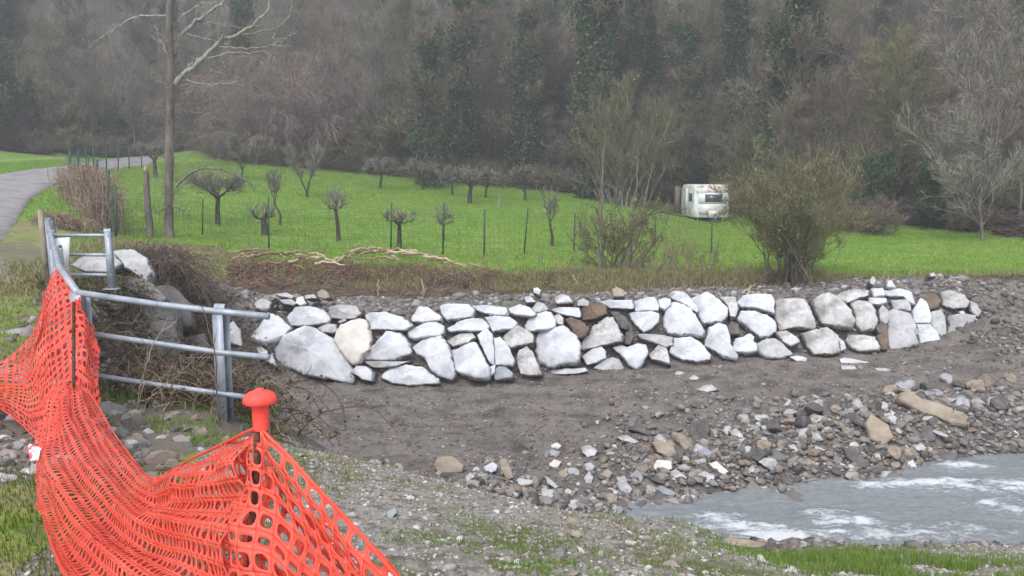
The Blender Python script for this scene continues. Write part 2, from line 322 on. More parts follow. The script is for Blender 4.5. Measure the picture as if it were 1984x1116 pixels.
WZ+=foam*(.04+.24*np.abs(fbm(WX*4,WY*6,4,12)))
foam=foam*(.10+.56*vnoise(WX*4.5+WY,WY*9,91)*vnoise(WX*1.6,WY*3,92)**.5)+.07
ii=np.arange(WX.size).reshape(WX.shape)
m=bpy.data.materials.new('river_water'); m.use_nodes=True; n=m.node_tree.nodes; l=m.node_tree.links; b=n["Principled BSDF"]
tc=n.new("ShaderNodeTexCoord"); mp=n.new("ShaderNodeMapping"); mp.inputs['Scale'].default_value=(1.0,2.2,1); l.new(tc.outputs['Object'],mp.inputs[0])
ns=n.new("ShaderNodeTexNoise"); ns.inputs['Scale'].default_value=7; ns.inputs['Detail'].default_value=10; ns.inputs['Roughness'].default_value=.78; ns.inputs['Distortion'].default_value=.6; l.new(mp.outputs[0],ns.inputs[0])
at=n.new("ShaderNodeAttribute"); at.attribute_name='foam'; ad=n.new("ShaderNodeMath"); l.new(ns.outputs[0],ad.inputs[0]); l.new(at.outputs['Fac'],ad.inputs[1])
mr=n.new("ShaderNodeMapRange"); mr.inputs[1].default_value=.72; mr.inputs[2].default_value=.90; l.new(ad.outputs[0],mr.inputs[0])
cr=n.new("ShaderNodeValToRGB"); cr.color_ramp.elements[0].color=(.20,.22,.235,1); cr.color_ramp.elements[0].position=.35; cr.color_ramp.elements[1].color=(.35,.38,.395,1); cr.color_ramp.elements[1].position=.68
l.new(ns.outputs[0],cr.inputs[0]); mx=n.new("ShaderNodeMix"); mx.data_type='RGBA'; l.new(mr.outputs[0],mx.inputs[0]); l.new(cr.outputs[0],mx.inputs[6]); mx.inputs[7].default_value=(.72,.76,.79,1); l.new(mx.outputs[2],b.inputs['Base Color'])
m2=n.new("ShaderNodeMapRange"); m2.inputs[3].default_value=.16; m2.inputs[4].default_value=.8; l.new(mr.outputs[0],m2.inputs[0]); l.new(m2.outputs[0],b.inputs['Roughness'])
bp=n.new("ShaderNodeBump"); bp.inputs['Strength'].default_value=.75; bp.inputs['Distance'].default_value=.09; l.new(ns.outputs[0],bp.inputs['Height']); l.new(bp.outputs[0],b.inputs['Normal']); b.inputs['IOR'].default_value=1.33
o=mk('river_water',np.stack([WX,WY,WZ+.02],-1).reshape(-1,3),np.stack([ii[:-1,:-1],ii[:-1,1:],ii[1:,1:],ii[1:,:-1]],-1).reshape(-1,4),m,None,True,{'foam':foam.ravel()}); tag(o,kind='structure')

# ---------------------------------------------------------------- traced stones
def stone_mat(name,cols,dirt,dth=.99,scale=2.2): return mat(name,cols,scale,.9,.55,9,spec=.15,second=(dirt,'edge',7,dth,.07),detail=8)
M['w']=stone_mat('white_limestone',[(0.374, 0.384, 0.416), (0.416, 0.433, 0.466), (0.549, 0.565, 0.599), (0.599, 0.611, 0.636), (0.499, 0.507, 0.524)],(.17,.155,.145))
M['g']=stone_mat('grey_limestone',[(0.198, 0.203, 0.211), (0.342, 0.347, 0.356), (0.468, 0.468, 0.477), (0.27, 0.266, 0.261)],(.12,.105,.095),.97,1.7)
M['m']=stone_mat('mottled_pale_stone',[(.16,.15,.14),(0.255, 0.246, 0.238), (0.425, 0.416, 0.408), (0.561, 0.561, 0.57), (0.357, 0.34, 0.315)],(.13,.12,.10),.93,2.0)
M['c']=stone_mat('cream_stone',[(.50,.46,.41),(.62,.59,.54),(.68,.66,.63)],(.25,.20,.15),1.0,2.0)
M['b']=stone_mat('brown_stone',[(.09,.07,.055),(.155,.115,.09),(.22,.16,.12)],(.07,.06,.05),1.0,3.0)
M['d']=stone_mat('dark_stone',[(.07,.065,.06),(.12,.112,.108),(.18,.17,.165)],(.06,.05,.045),1.0,3.0)
M['t']=stone_mat('tan_stone',[(.22,.18,.14),(.32,.265,.21),(.38,.33,.27)],(.14,.12,.10),1.0,3.0)
M['k']=stone_mat('blue_grey_stone',[(.17,.185,.21),(.28,.30,.33),(.38,.40,.42)],(.1,.1,.1),1.0,3.0)
def rock_from_outline(name,poly,c,nrm,m,seed,tf,tb,label,cat,group=None,rough=.06,N=40,grow=1.0):
    """poly: closed outline points in world on a plane through c with normal nrm; becomes a closed angular boulder"""
    rg=np.random.default_rng(seed); P=np.array(poly,float); c=np.array(c,float); n=np.array(nrm,float); n/=np.linalg.norm(n)
    ux=np.cross([0,0,1.],n); ux/=np.linalg.norm(ux)+1e-9; uy=np.cross(n,ux)
    q=np.stack([(P-c)@ux,(P-c)@uy],-1); c2=q.mean(0); q=q-c2; c=c+ux*c2[0]+uy*c2[1]
    # ray cast outline from the centroid
    th=np.linspace(0,2*np.pi,N,endpoint=False)+.05
    for g_ in q:
        t_=math.atan2(g_[1],g_[0])%(2*np.pi); k_=int(np.argmin(np.abs((th-t_+np.pi)%(2*np.pi)-np.pi))); th[k_]=t_
    th=np.sort(th); rad=np.zeros(N)
    for i,t in enumerate(th):
        d=np.array([math.cos(t),math.sin(t)]); best=0
        for a,b in zip(q,np.roll(q,-1,0)):
            e=b-a; den=d[0]*(-e[1])+d[1]*e[0]
            if abs(den)<1e-9: continue
            s=(a[0]*(-e[1])+a[1]*e[0])/den; u=(d[0]*a[1]-d[1]*a[0])/den
            if s>0 and -1e-6<=u<=1+1e-6: best=max(best,s)
        rad[i]=best if best>0 else .05
    rad=rad*grow
    rad*=1+.02*rg.standard_normal(N)
    size=float(np.sqrt(np.mean(rad**2)))
    # a few tilted cut planes shape the front face
    K=5; pa=rg.uniform(0,2*np.pi,K); pt=rg.uniform(.08,.42,K); po=rg.uniform(.75,1.05,K)
    fr=[0,.2,.4,.58,.74,.86,.94,1.0]; V=[];ed=[]
    for r in fr:
        x=np.cos(th)*rad*r; y=np.sin(th)*rad*r
        h=np.full(N,tf)
        for k in range(K): h=np.minimum(h,tf*po[k]-pt[k]*((x*math.cos(pa[k])+y*math.sin(pa[k])))-0)
        h=np.minimum(h,tf)*1.0
        rim=tf*(1-max(0,(r-.80)/.20)**3.0)
        h=np.minimum(h,rim)*(1 if r<1 else 0)
        w=c+ux*x[:,None]+uy*y[:,None]+n*h[:,None]
        V.append(w); ed.append(np.full(N,.12+.42*r**5))
    for r,hh in ((.97,-.25),(.88,-.7),(.55,-1.0),(0.0,-1.05)):
        w=c+ux*(np.cos(th)*rad*r)[:,None]+uy*(np.sin(th)*rad*r)[:,None]+n*tb*hh; V.append(w); ed.append(np.full(N,.5))
    V=np.concatenate(V); ed=np.concatenate(ed); nr=len(fr)+4
    a=V*1.0/max(size,.12); s1=seed*.37
    nn=np.stack([fbm(a[:,0]*1.3+s1,a[:,2]*1.6+a[:,1]*.9,4,seed%97),fbm(a[:,2]*1.3-s1,a[:,0]*1.4-a[:,1],4,seed%89),fbm(a[:,1]*1.5+s1,a[:,2]*1.5,4,seed%83)],-1)
    nn[:N]=nn[0]; nn[-N:]=nn[-1]
    V=V+nn*size*rough*3+n*(np.abs(fbm(a[:,0]*3,a[:,2]*3+s1,3,seed%71))*-size*.12)[:,None]
    i=np.arange(nr*N).reshape(nr,N); j=np.roll(i,-1,1)
    Fq=np.stack([i[:-1],j[:-1],j[1:],i[1:]],-1).reshape(-1,4)
    o=mk(name,V-c,Fq,m,None,False,{'edge':ed}); o.location=c
    tag(o,label,cat,group); return o
def wall_plane(px,py):
    """point and normal on the battered face of the stone wall for a pixel"""
    d=ray(px,py); t=np.arange(15,27,.01); x=d[0]*t; y=d[1]*t; z=CZ+d[2]*t
    yb=li(WB,x); zb=np.interp(x,WB[:,0],WB[:,2]); yt=li(WT,x); zt=np.interp(x,WT[:,0],WT[:,2])
    yf=yb+(yt-yb)*(z-zb)/(zt-zb)
    k=np.nonzero(y>yf)[0]; i=k[0] if len(k) else len(t)-1
    return np.array([x[i],y[i],z[i]]),float((yt-yb)[i]/(zt-zb)[i])
def wall_stone(poly,mk_,label,seed,tf=None):
    P=np.array(poly,float); cpx=P.mean(0); c,sl_=wall_plane(*cpx)
    sl_=min(max(sl_,0.15),1.2); dx=.13
    n=np.array([-dx,-1.0,sl_*.8]); n/=np.linalg.norm(n)
    c=c+n*.24
    W=[]
    for px,py in P:
        d=ray(px,py); t=((c-np.array([0,0,CZ]))@n)/(d@n); W.append(np.array([0,0,CZ])+d*t)
    w=(P[:,0].max()-P[:,0].min())/F*c[1]; h=(P[:,1].max()-P[:,1].min())/F*c[1]; s=min(w,h)
    rock_from_outline('boulder',W,c,n,M[mk_],seed,tf or .13+.2*s,.35+.25*s,label,'boulder','boulders of the riverside retaining wall',grow=1.07)
def c4(P): return [(480+x/3.815,540+y/3.815) for x,y in P]
def c5(P): return [(950+x/3.815,540+y/3.815) for x,y in P]
def c6(P): return [(1400+x/3.397,520+y/3.397) for x,y in P]
def c7(P): return [(700+x/2.834,750+y/2.834) for x,y in P]
def c8(P): return [(1284+x/2.834,750+y/2.834) for x,y in P]
# ---------------------------------------------------------------- the boulders of the retaining wall
S4=[
([(30,460),(95,380),(170,280),(250,310),(325,375),(290,430),(190,480),(130,505)],'w','tilted white boulder at the wall\'s left end, beside the cut-off rail ends'),
([(75,520),(120,522),(160,560),(150,620),(100,600)],'m','small pale stone touching the cut end of the middle metal rail'),
([(295,290),(360,215),(470,210),(560,235),(620,290),(600,325),(430,350),(330,340)],'w','long six-sided pale boulder lying on top of the largest white boulder'),
([(600,215),(700,198),(810,205),(845,260),(800,295),(700,300),(615,285)],'g','dull grey block in the top row, right of the long six-sided pale boulder'),
([(525,370),(600,335),(660,340),(680,385),(640,410),(560,400)],'g','small rounded greenish grey stone wedged below the dull grey block'),
([(195,500),(240,450),(400,385),(450,355),(530,380),(650,470),(700,560),(765,670),(765,755),(640,740),(430,710),(330,670),(215,640)],'w','largest boulder of the whole wall, smooth white, in the bottom row at its left end'),
([(150,625),(190,560),(205,600),(220,650),(180,640)],'m','narrow pale sliver squeezed against the left side of the largest white boulder'),
([(655,450),(700,345),(790,305),(880,315),(915,450),(910,520),(860,580),(840,625),(790,640),(740,590),(690,530)],'c','tall cream coloured boulder right of the largest white boulder'),
([(675,320),(730,295),(740,315),(690,335)],'k','tiny flat grey stone above the tall cream boulder'),
([(870,275),(900,255),(1030,250),(1140,285),(1225,345),(1160,380),(920,378),(890,320)],'w','flat white boulder with a scalloped lower edge, above the stone with fanned ridges'),
([(850,600),(960,480),(1040,395),(1130,405),(1190,480),(1215,560),(1080,610),(920,605)],'w','triangular white boulder with ridges fanning down its face'),
([(860,612),(1000,618),(1120,622),(1200,612),(1100,650),(1010,662),(920,655)],'g','thin grey slab added as the dark lower face of the ridged triangular boulder'),  # dark lower face of the ridged boulder, added as a separate grey stone
([(1215,300),(1265,205),(1330,225),(1445,295),(1430,320),(1300,330),(1220,325)],'w','pointed white stone shaped like a wedge in the top row, peak at its left'),
([(1425,215),(1470,200),(1640,200),(1675,245),(1655,290),(1480,315),(1440,280)],'w','flat topped white block in the top row, right of the pointed wedge stone'),
([(1665,203),(1760,205),(1900,220),(1928,250),(1900,278),(1760,262),(1690,235)],'w','thin white slab of the top row tapering to the left, beside the flat topped block'),
([(1185,400),(1300,350),(1400,330),(1445,360),(1465,400),(1400,430),(1240,462),(1200,445)],'w','oval white stone of the second row below the pointed wedge stone'),
([(1475,370),(1570,315),(1740,298),(1780,340),(1770,380),(1640,398),(1500,398)],'w','white stone with a ragged lower edge, second row, below the flat topped block'),
([(1765,300),(1830,285),(1940,292),(2000,335),(1970,372),(1813,395),(1785,350)],'w','smooth lens shaped white stone of the second row, below the thin tapering slab'),
([(1480,470),(1570,420),(1660,410),(1690,440),(1640,480),(1520,508)],'m','small dirty stone with dark patches, between the second row and the big bottom stones'),
([(1230,520),(1300,460),(1430,430),(1480,490),(1510,570),(1528,700),(1500,740),(1420,725),(1370,690),(1310,600),(1255,570)],'w','tall white boulder leaning left, under the oval white stone'),
([(1510,530),(1640,480),(1690,480),(1740,560),(1790,660),(1795,740),(1690,755),(1590,720),(1530,690)],'w','broad white boulder of the bottom row, right of the leaning tall one'),
([(1700,430),(1770,380),(1812,420),(1825,560),(1828,640),(1790,620),(1750,550)],'w','narrow upright white stone like a finger'),
([(1825,450),(1870,440),(1920,490),(1970,600),(1965,638),(1835,635)],'w','white stone cut like a shark fin, right of the finger shaped stone'),
([(1820,700),(1850,655),(1910,665),(1970,710),(1950,745),(1830,750)],'k','bluish grey stone half buried under the fin shaped stone'),
([(1794,660),(1835,640),(1830,700),(1800,720)],'w','small upright white chip left of the half-buried bluish stone'),
([(775,690),(820,645),(880,650),(940,695),(925,760),(860,745),(820,715)],'w','small white stone at the foot of the wall below the tall cream boulder'),
([(985,725),(1050,665),(1180,640),(1290,655),(1400,735),(1420,770),(1200,790),(1080,775)],'w','half-buried white dome with a grey left flank at the foot of the wall'),
([(525,105),(560,85),(600,105),(618,145),(575,155),(535,140)],'t','round tan cobble on the rubble above the wall\'s left end'),
([(60,205),(110,165),(180,185),(170,225),(120,243),(75,235)],'g','grey lump at the lower left corner of the flat-stone rubble above the wall'),
([(215,125),(290,115),(360,150),(340,168),(250,145)],'g','long pale plate lying on top of the rubble above the wall\'s left end'),
([(240,170),(330,165),(380,195),(340,205),(270,195)],'g','pale plate lying just under the topmost plate of the rubble'),
([(370,150),(420,140),(440,190),(400,205),(365,190)],'c','squarish beige stone in the rubble, right of the plates'),
([(430,130),(500,120),(520,150),(440,155)],'g','small flat grey stone at the right edge of the flat-stone rubble'),
]
S5=[
([(-25,225),(60,215),(120,225),(133,255),(110,275),(0,278)],'w','short rounded white slab of the top row, right of the thin tapering slab'),
([(135,225),(220,200),(300,225),(338,265),(310,285),(190,280),(150,260)],'w','white stone spotted black in the top row, left of the grey-green peak stone'),
([(305,230),(350,180),(400,195),(435,235),(400,250),(345,262)],'g','grey-green stone shaped like a small peak on top of the wall'),
([(450,232),(520,218),(655,218),(668,250),(665,288),(560,278),(470,250)],'w','straight-edged white slab touching the dark brown boulder'),
([(672,255),(690,210),(760,190),(850,200),(862,260),(790,300),(680,308)],'b','dark brown boulder in the top row, the only one up there that is not white'),
([(255,355),(290,300),(410,250),(450,265),(487,325),(480,360),(420,385),(300,392),(262,380)],'w','white boulder with a black nick near its top, left of the two brown boulders'),
([(460,285),(510,265),(545,300),(540,350),(495,345)],'m','small pale grey stone left of the rusty brown boulder'),
([(555,310),(590,290),(680,320),(732,375),(700,430),(660,445),(600,380)],'b','rusty brown boulder, lower of the two brown ones'),
([(95,440),(150,375),(215,355),(290,400),(330,430),(320,480),(160,520),(120,495)],'m','greyish white boulder at the many-sided giant\'s upper left corner'),
([(330,470),(360,415),(450,380),(540,358),(590,395),(640,440),(665,510),(662,615),(600,640),(430,660),(370,620),(345,540)],'w','very large many-sided white boulder under the rusty brown one'),
([(670,480),(730,420),(760,350),(860,290),(900,295),(945,360),(990,430),(975,465),(860,495),(700,530),(672,525)],'m','boulder with dark vertical streaks right of the rusty brown boulder'),
([(815,180),(870,165),(1050,165),(1058,215),(1040,225),(880,222)],'w','long thin white slab on top, overhanging the dark brown boulder'),
([(880,250),(940,255),(1000,290),(1025,350),(1010,385),(965,370),(920,300)],'d','dark elongated stone running down right of the streaked boulder'),
([(1060,180),(1150,150),(1210,145),(1245,200),(1240,240),(1130,245),(1065,248)],'w','white block of the top row right of the long thin slab'),
([(1025,255),(1200,250),(1245,265),(1240,320),(1190,370),(1130,398),(1090,360),(1045,310)],'w','white stone with a level top and a pointed lower end, second row'),
([(1235,170),(1280,150),(1330,160),(1330,200),(1290,240),(1250,225)],'w','small white stone tucked left of the two peaked boulders'),
([(1330,150),(1380,110),(1430,115),(1480,155),(1540,240),(1530,260),(1450,210),(1380,175)],'w','rounded white boulder showing behind the tall slanting triangular one'),
([(1295,250),(1320,180),(1390,178),(1470,230),(1530,310),(1585,395),(1560,425),(1400,420),(1310,400),(1285,350)],'w','tall triangular white boulder slanting down to the right'),
([(1485,155),(1600,112),(1700,170),(1755,230),(1740,290),(1700,330),(1570,342),(1530,280)],'w','big white boulder with a peaked top and short cracks in its left side'),
([(1675,150),(1720,148),(1800,150),(1830,220),(1810,300),(1770,300),(1750,220),(1710,175)],'m','pale brown rounded stone right of the big peaked boulder'),
([(1085,415),(1200,415),(1350,430),(1345,495),(1290,510),(1200,480),(1110,450)],'g','long mottled grey stone under the level-topped pointed one'),
([(1330,560),(1345,450),(1480,445),(1560,490),(1620,570),(1610,600),(1540,620),(1420,605)],'w','bluish white boulder at the foot of the wall under the slanting triangle'),
([(1590,470),(1610,380),(1680,345),(1740,365),(1765,440),(1765,500),(1825,580),(1820,605),(1720,585),(1640,530),(1580,500)],'w','white boulder shaped like a boot, its toe pointing right at the wall foot'),
([(1740,380),(1780,320),(1830,350),(1840,420),(1780,420)],'d','small dark grey stone right above the boot shaped boulder'),
([(1785,520),(1810,450),(1880,435),(1960,490),(1970,545),(1900,560),(1820,545)],'w','small white pyramid standing right of the boot shaped boulder'),
([(1878,427),(1915,412),(1945,440),(1940,468),(1900,465)],'w','tiny white stone perched on the small white pyramid'),
([(195,600),(220,545),(270,512),(310,545),(350,620),(383,715),(300,722),(230,712)],'m','upright stone densely speckled black, left of the very large many-sided boulder'),
([(415,675),(500,680),(560,668),(640,675),(700,660),(720,680),(640,702),(560,710),(450,702)],'w','low white strip of stone under the very large many-sided boulder'),
([(680,575),(760,520),(820,508),(850,530),(855,590),(780,625),(715,640),(700,600)],'w','bluish white angular stone below the streaked boulder'),
([(765,665),(830,615),(900,585),(950,600),(985,660),(960,688),(820,686)],'g','grey triangular stone at the wall foot left of the heart shaped one'),
([(905,510),(960,492),(1010,510),(1080,485),(1150,490),(1160,550),(1120,640),(1080,672),(1020,650),(980,590)],'w','heart shaped white boulder in the bottom row'),
([(1165,565),(1210,540),(1240,495),(1300,530),(1320,590),(1330,648),(1270,628),(1190,600)],'m','ragged mottled stone right of the heart shaped boulder'),
([(1000,400),(1040,390),(1060,440),(1030,490),(990,480)],'d','small dark stone above the heart shaped boulder'),
([(895,90),(930,65),(985,90),(992,140),(910,142)],'t','beige-grey boulder sitting on the gravel ledge above the long thin slab'),
([(320,85),(350,75),(380,95),(365,125),(325,112)],'w','small bright white stone on the gravel ledge behind the grey-green peak'),
([(475,150),(530,120),(590,140),(615,185),(490,192)],'m','pale lump on the gravel ledge above the straight-edged slab'),
([(640,170),(690,150),(735,180),(720,206),(645,204)],'g','grey lump on the ledge directly behind the dark brown boulder'),
([(250,145),(300,140),(340,180),(270,186)],'m','pale flat cobble on the ledge above the black-spotted stone'),
]
S6=[
([(85,235),(130,190),(220,172),(320,172),(340,220),(338,305),(230,270),(120,262)],'w','white boulder with a flat top and a dark undercut on its left, top row'),
([(90,340),(120,295),(200,295),(290,320),(345,370),(345,420),(300,455),(240,460),(170,400)],'w','egg-like white boulder below the undercut flat-topped one'),
([(345,215),(440,205),(530,215),(575,280),(605,370),(605,410),(500,395),(380,410),(350,350)],'m','lumpy grey-white boulder with brown blotches, right of the undercut one'),
([(575,215),(680,172),(760,205),(840,290),(865,350),(850,400),(760,395),(650,370),(605,300)],'m','huge pale boulder with its long lower edge sloping right, right half of the wall'),
([(862,315),(835,240),(880,215),(950,225),(1000,290),(1018,360),(990,405),(900,415),(872,380)],'m','round-backed grey boulder leaning against the huge pale boulder'),
([(735,185),(780,160),(960,143),(970,175),(880,205),(820,235),(760,205)],'m','flat grey-white capstone resting on the huge pale boulder'),
([(970,145),(1050,140),(1060,190),(990,195)],'w','squarish white capstone in the middle of the curved capstones'),
([(1050,145),(1160,148),(1240,170),(1265,240),(1220,230),(1180,200),(1070,185)],'w','bent white capstone curving down to the right'),
([(950,200),(1070,205),(1075,235),(1020,250),(960,240)],'w','small clean white brick of stone below the squarish capstone'),
([(1100,220),(1200,215),(1235,250),(1235,285),(1130,275)],'g','grey flat stone below the bent capstone'),
([(1015,290),(1045,252),(1085,290),(1088,350),(1060,385),(1030,350)],'g','lozenge shaped grey stone right of the round-backed boulder'),
([(990,400),(1035,360),(1080,380),(1060,430),(1020,440)],'d','dark stone under the grey lozenge'),
([(1085,290),(1140,270),(1230,300),(1265,380),(1245,430),(1280,500),(1180,532),(1085,538),(1075,430)],'g','tall brownish grey slab standing on the wall foot'),
([(1005,455),(1080,400),(1078,538),(1040,542)],'b','narrow brown stone left of the tall brownish slab'),
([(1235,300),(1300,200),(1340,240),(1362,330),(1360,368),(1260,365)],'w','white pointed stone shaped like a tooth near the wall\'s right end'),
([(1265,380),(1350,378),(1400,430),(1425,480),(1300,497),(1280,440)],'w','white boulder under the tooth shaped stone'),
([(1360,300),(1430,275),(1455,320),(1462,470),(1440,470),(1380,400),(1360,370)],'g','tall narrow bluish slab right of the tooth shaped stone'),
([(1420,160),(1490,148),(1580,180),(1612,225),(1605,262),(1500,270),(1440,250)],'m','domed white boulder at the top right end of the wall'),
([(1480,320),(1560,308),(1650,320),(1670,400),(1665,455),(1580,465),(1480,455)],'g','square grey block at the bottom right end of the wall'),
([(1615,215),(1660,235),(1690,290),(1665,330),(1625,290)],'g','last slate grey stone at the wall\'s far right, beside the domed boulder'),
([(1540,290),(1575,282),(1588,298),(1560,308)],'m','tiny pale stone between the domed boulder and the square block'),
([(215,510),(280,470),(340,465),(400,510),(460,570),(380,602),(280,602),(230,560)],'g','rough grey boulder at the wall foot below the egg-like one'),
([(340,430),(410,415),(480,460),(505,490),(440,525),(390,490)],'m','pale stone with a brown edge below the lumpy blotched boulder'),
([(515,440),(600,415),(680,400),(750,460),(770,550),(720,572),(590,572),(545,510)],'m','broad creamy boulder with slanting streaks at the foot below the huge pale one'),
([(745,450),(790,490),(808,530),(775,547)],'w','small white stone at the right flank of the creamy streaked boulder'),
([(800,480),(820,445),(920,445),(990,460),(1035,530),(1020,550),(900,557),(850,535),(810,505)],'m','white boulder with torn upper edge at the foot, left of the narrow brown stone'),
([(1215,400),(1262,375),(1280,440),(1250,450),(1220,430)],'g','small grey stone pinched left of the white boulder under the tooth'),
([(1300,195),(1390,175),(1430,230),(1400,270),(1350,280)],'b','dark earthy stone behind the tooth shaped stone'),
([(1075,92),(1100,88),(1132,136),(1072,134)],'w','lone white stone standing up on the ledge above the curved capstones'),
([(960,85),(985,58),(1005,90),(990,120),(965,112)],'g','grey upright stone on the ledge left of the lone white one'),
([(1352,45),(1380,35),(1400,60),(1360,64)],'g','small pale stone on the earth edge directly under the meadow at right'),
([(1545,465),(1575,480),(1570,515),(1550,512)],'w','small white stone standing at the foot of the square grey block'),
([(1700,315),(1760,330),(1775,375),(1718,362)],'m','pale flat stone on the brown slope right of the wall end'),
]
sd=10
for conv,L in ((c4,S4),(c5,S5),(c6,S6)):
    for P,k,lab in L:
        sd+=1; wall_stone(conv(P),k,lab,sd)
# loose rocks on the river bed and bank: traced ones
def ground_rock(poly,k,lab,seed,name='rock',depth=.8,cat='rock',group='loose rocks of the river bed',sink=.05,rough=.06,zf=None,yf=None):
    P=np.array(poly,float); bx=P[:,0].mean(); by=P[:,1].max()
    h=np.array(wy(bx,by,yf)) if yf else hit(bx,by-1) if zf is None else np.array(wz(bx,by,zf)); w=(P[:,0].max()-P[:,0].min())/F*h[1]; hh=(P[:,1].max()-P[:,1].min())/F*h[1]
    n=np.array([-h[0]*.02,-1,.55]); n/=np.linalg.norm(n)
    s=min(w,hh*1.3); c=h+np.array([0,s*.25,0]); W=[]
    for px,py in P:
        d=ray(px,py); t=((c-np.array([0,0,CZ]))@n)/(d@n); W.append(np.array([0,0,CZ])+d*t)
    rock_from_outline(name,W,c,n,M[k],seed,s*.38,s*depth,lab,cat,group,rough)
L7=[
([(395,430),(420,385),(500,378),(570,430),(555,470),(480,478),(420,468)],'t','brownish rock, largest at the left end of the rubble bank, above the gravel'),
([(755,400),(790,390),(820,440),(838,500),(800,510),(765,450)],'t','long tan rock standing on end near the left of the rubble bank'),
([(670,440),(720,410),(750,430),(740,462),(690,480)],'w','pale blue-white rock left of the long tan upright one'),
([(1205,330),(1250,318),(1300,350),(1280,382),(1240,390),(1210,360)],'m','pale pentagonal rock on the upper edge of the rubble bank'),
([(1110,330),(1150,312),(1170,350),(1150,374),(1115,367)],'b','round brown rock left of the pale pentagonal one'),
([(1040,320),(1075,305),(1100,325),(1080,347),(1045,344)],'c','small cream rock on the upper edge, left of the round brown one'),
([(1030,420),(1060,398),(1100,410),(1080,442),(1040,447)],'c','cream rock below the flat dark slate one'),
([(1010,360),(1050,340),(1100,355),(1080,384),(1030,382)],'k','flat dark slate rock under the small cream one'),
([(1470,490),(1510,455),(1555,490),(1530,537),(1490,532)],'k','blue-grey rock left of the two pale squarish blocks'),
([(1400,530),(1440,510),(1490,560),(1470,588),(1420,582)],'g','grey rock near the water below the blue-grey one'),
([(1340,590),(1370,580),(1410,600),(1400,645),(1360,645)],'t','round orange-tan rock at the water\'s edge, leftmost there'),
([(1540,540),(1590,535),(1635,560),(1620,587),(1560,587)],'t','smooth orange rock resting on dark wet slabs by the water'),
([(1310,480),(1350,450),(1380,470),(1350,522),(1320,517)],'t','pinkish tan rock tilted left in the rubble bank\'s centre'),
([(1000,490),(1030,500),(1085,545),(1070,562),(1020,532)],'m','narrow bluish white splinter lying diagonal in the rubble'),
([(130,690),(190,662),(200,690),(170,722),(135,712)],'k','sharp grey stone alone on the gravel slope beside the orange net'),
([(1150,790),(1190,785),(1220,810),(1190,832),(1150,817)],'t','tan cobble between tufts on the near gravel slope'),
([(1180,870),(1210,880),(1235,915),(1200,915)],'g','pale cobble below the tan cobble on the near gravel slope'),
([(1600,560),(1640,540),(1750,590),(1735,612),(1640,585)],'k','sloping dark slate slab running down to the water'),
([(1560,605),(1640,582),(1712,612),(1690,645),(1600,640)],'d','black wet slab lying in the water\'s edge'),
([(1595,440),(1620,400),(1700,405),(1710,450),(1660,477),(1600,467)],'c','cream rounded block, biggest pale one in the middle of the bank'),
([(1690,470),(1720,450),(1790,500),(1770,542),(1700,512)],'m','pale grey squarish block tilted left, above the sloping slate'),
([(1840,480),(1880,460),(1945,490),(1930,532),(1870,532)],'m','pale grey squarish block sitting level, right of the tilted one'),
([(1590,300),(1650,295),(1710,320),(1735,380),(1700,402),(1620,360)],'t','large tan wedge-like rock above the cream rounded block'),
([(1845,350),(1885,332),(1950,375),(1935,392),(1855,387)],'k','dark blue-grey rock right of the large tan wedge'),
([(1225,420),(1260,410),(1285,440),(1260,475),(1230,455)],'g','grey stone below the pale pentagonal rock'),
([(1465,235),(1530,180),(1560,240),(1600,275),(1540,262)],'d','dark jagged rock peak on the upper edge of the rubble bank'),
([(570,490),(600,470),(640,500),(620,530),(580,525)],'g','grey cobble just right of the brownish big rock'),
([(1080,470),(1110,450),(1140,480),(1120,505),(1085,500)],'t','tan brown stone beside the cream rock'),
([(1400,275),(1450,262),(1535,300),(1500,310),(1430,295)],'m','flat pale slab near the dark jagged peak'),
([(1220,500),(1250,460),(1275,500),(1262,535),(1230,530)],'g','upright grey stone left of the pinkish tan one'),
([(985,560),(1010,545),(1060,600),(1040,618),(990,600)],'g','pale grey stone at the lower left edge of the rubble bank'),
([(870,560),(895,543),(915,570),(895,595),(872,585)],'t','small rusty stone at the lower left of the rubble bank'),
]
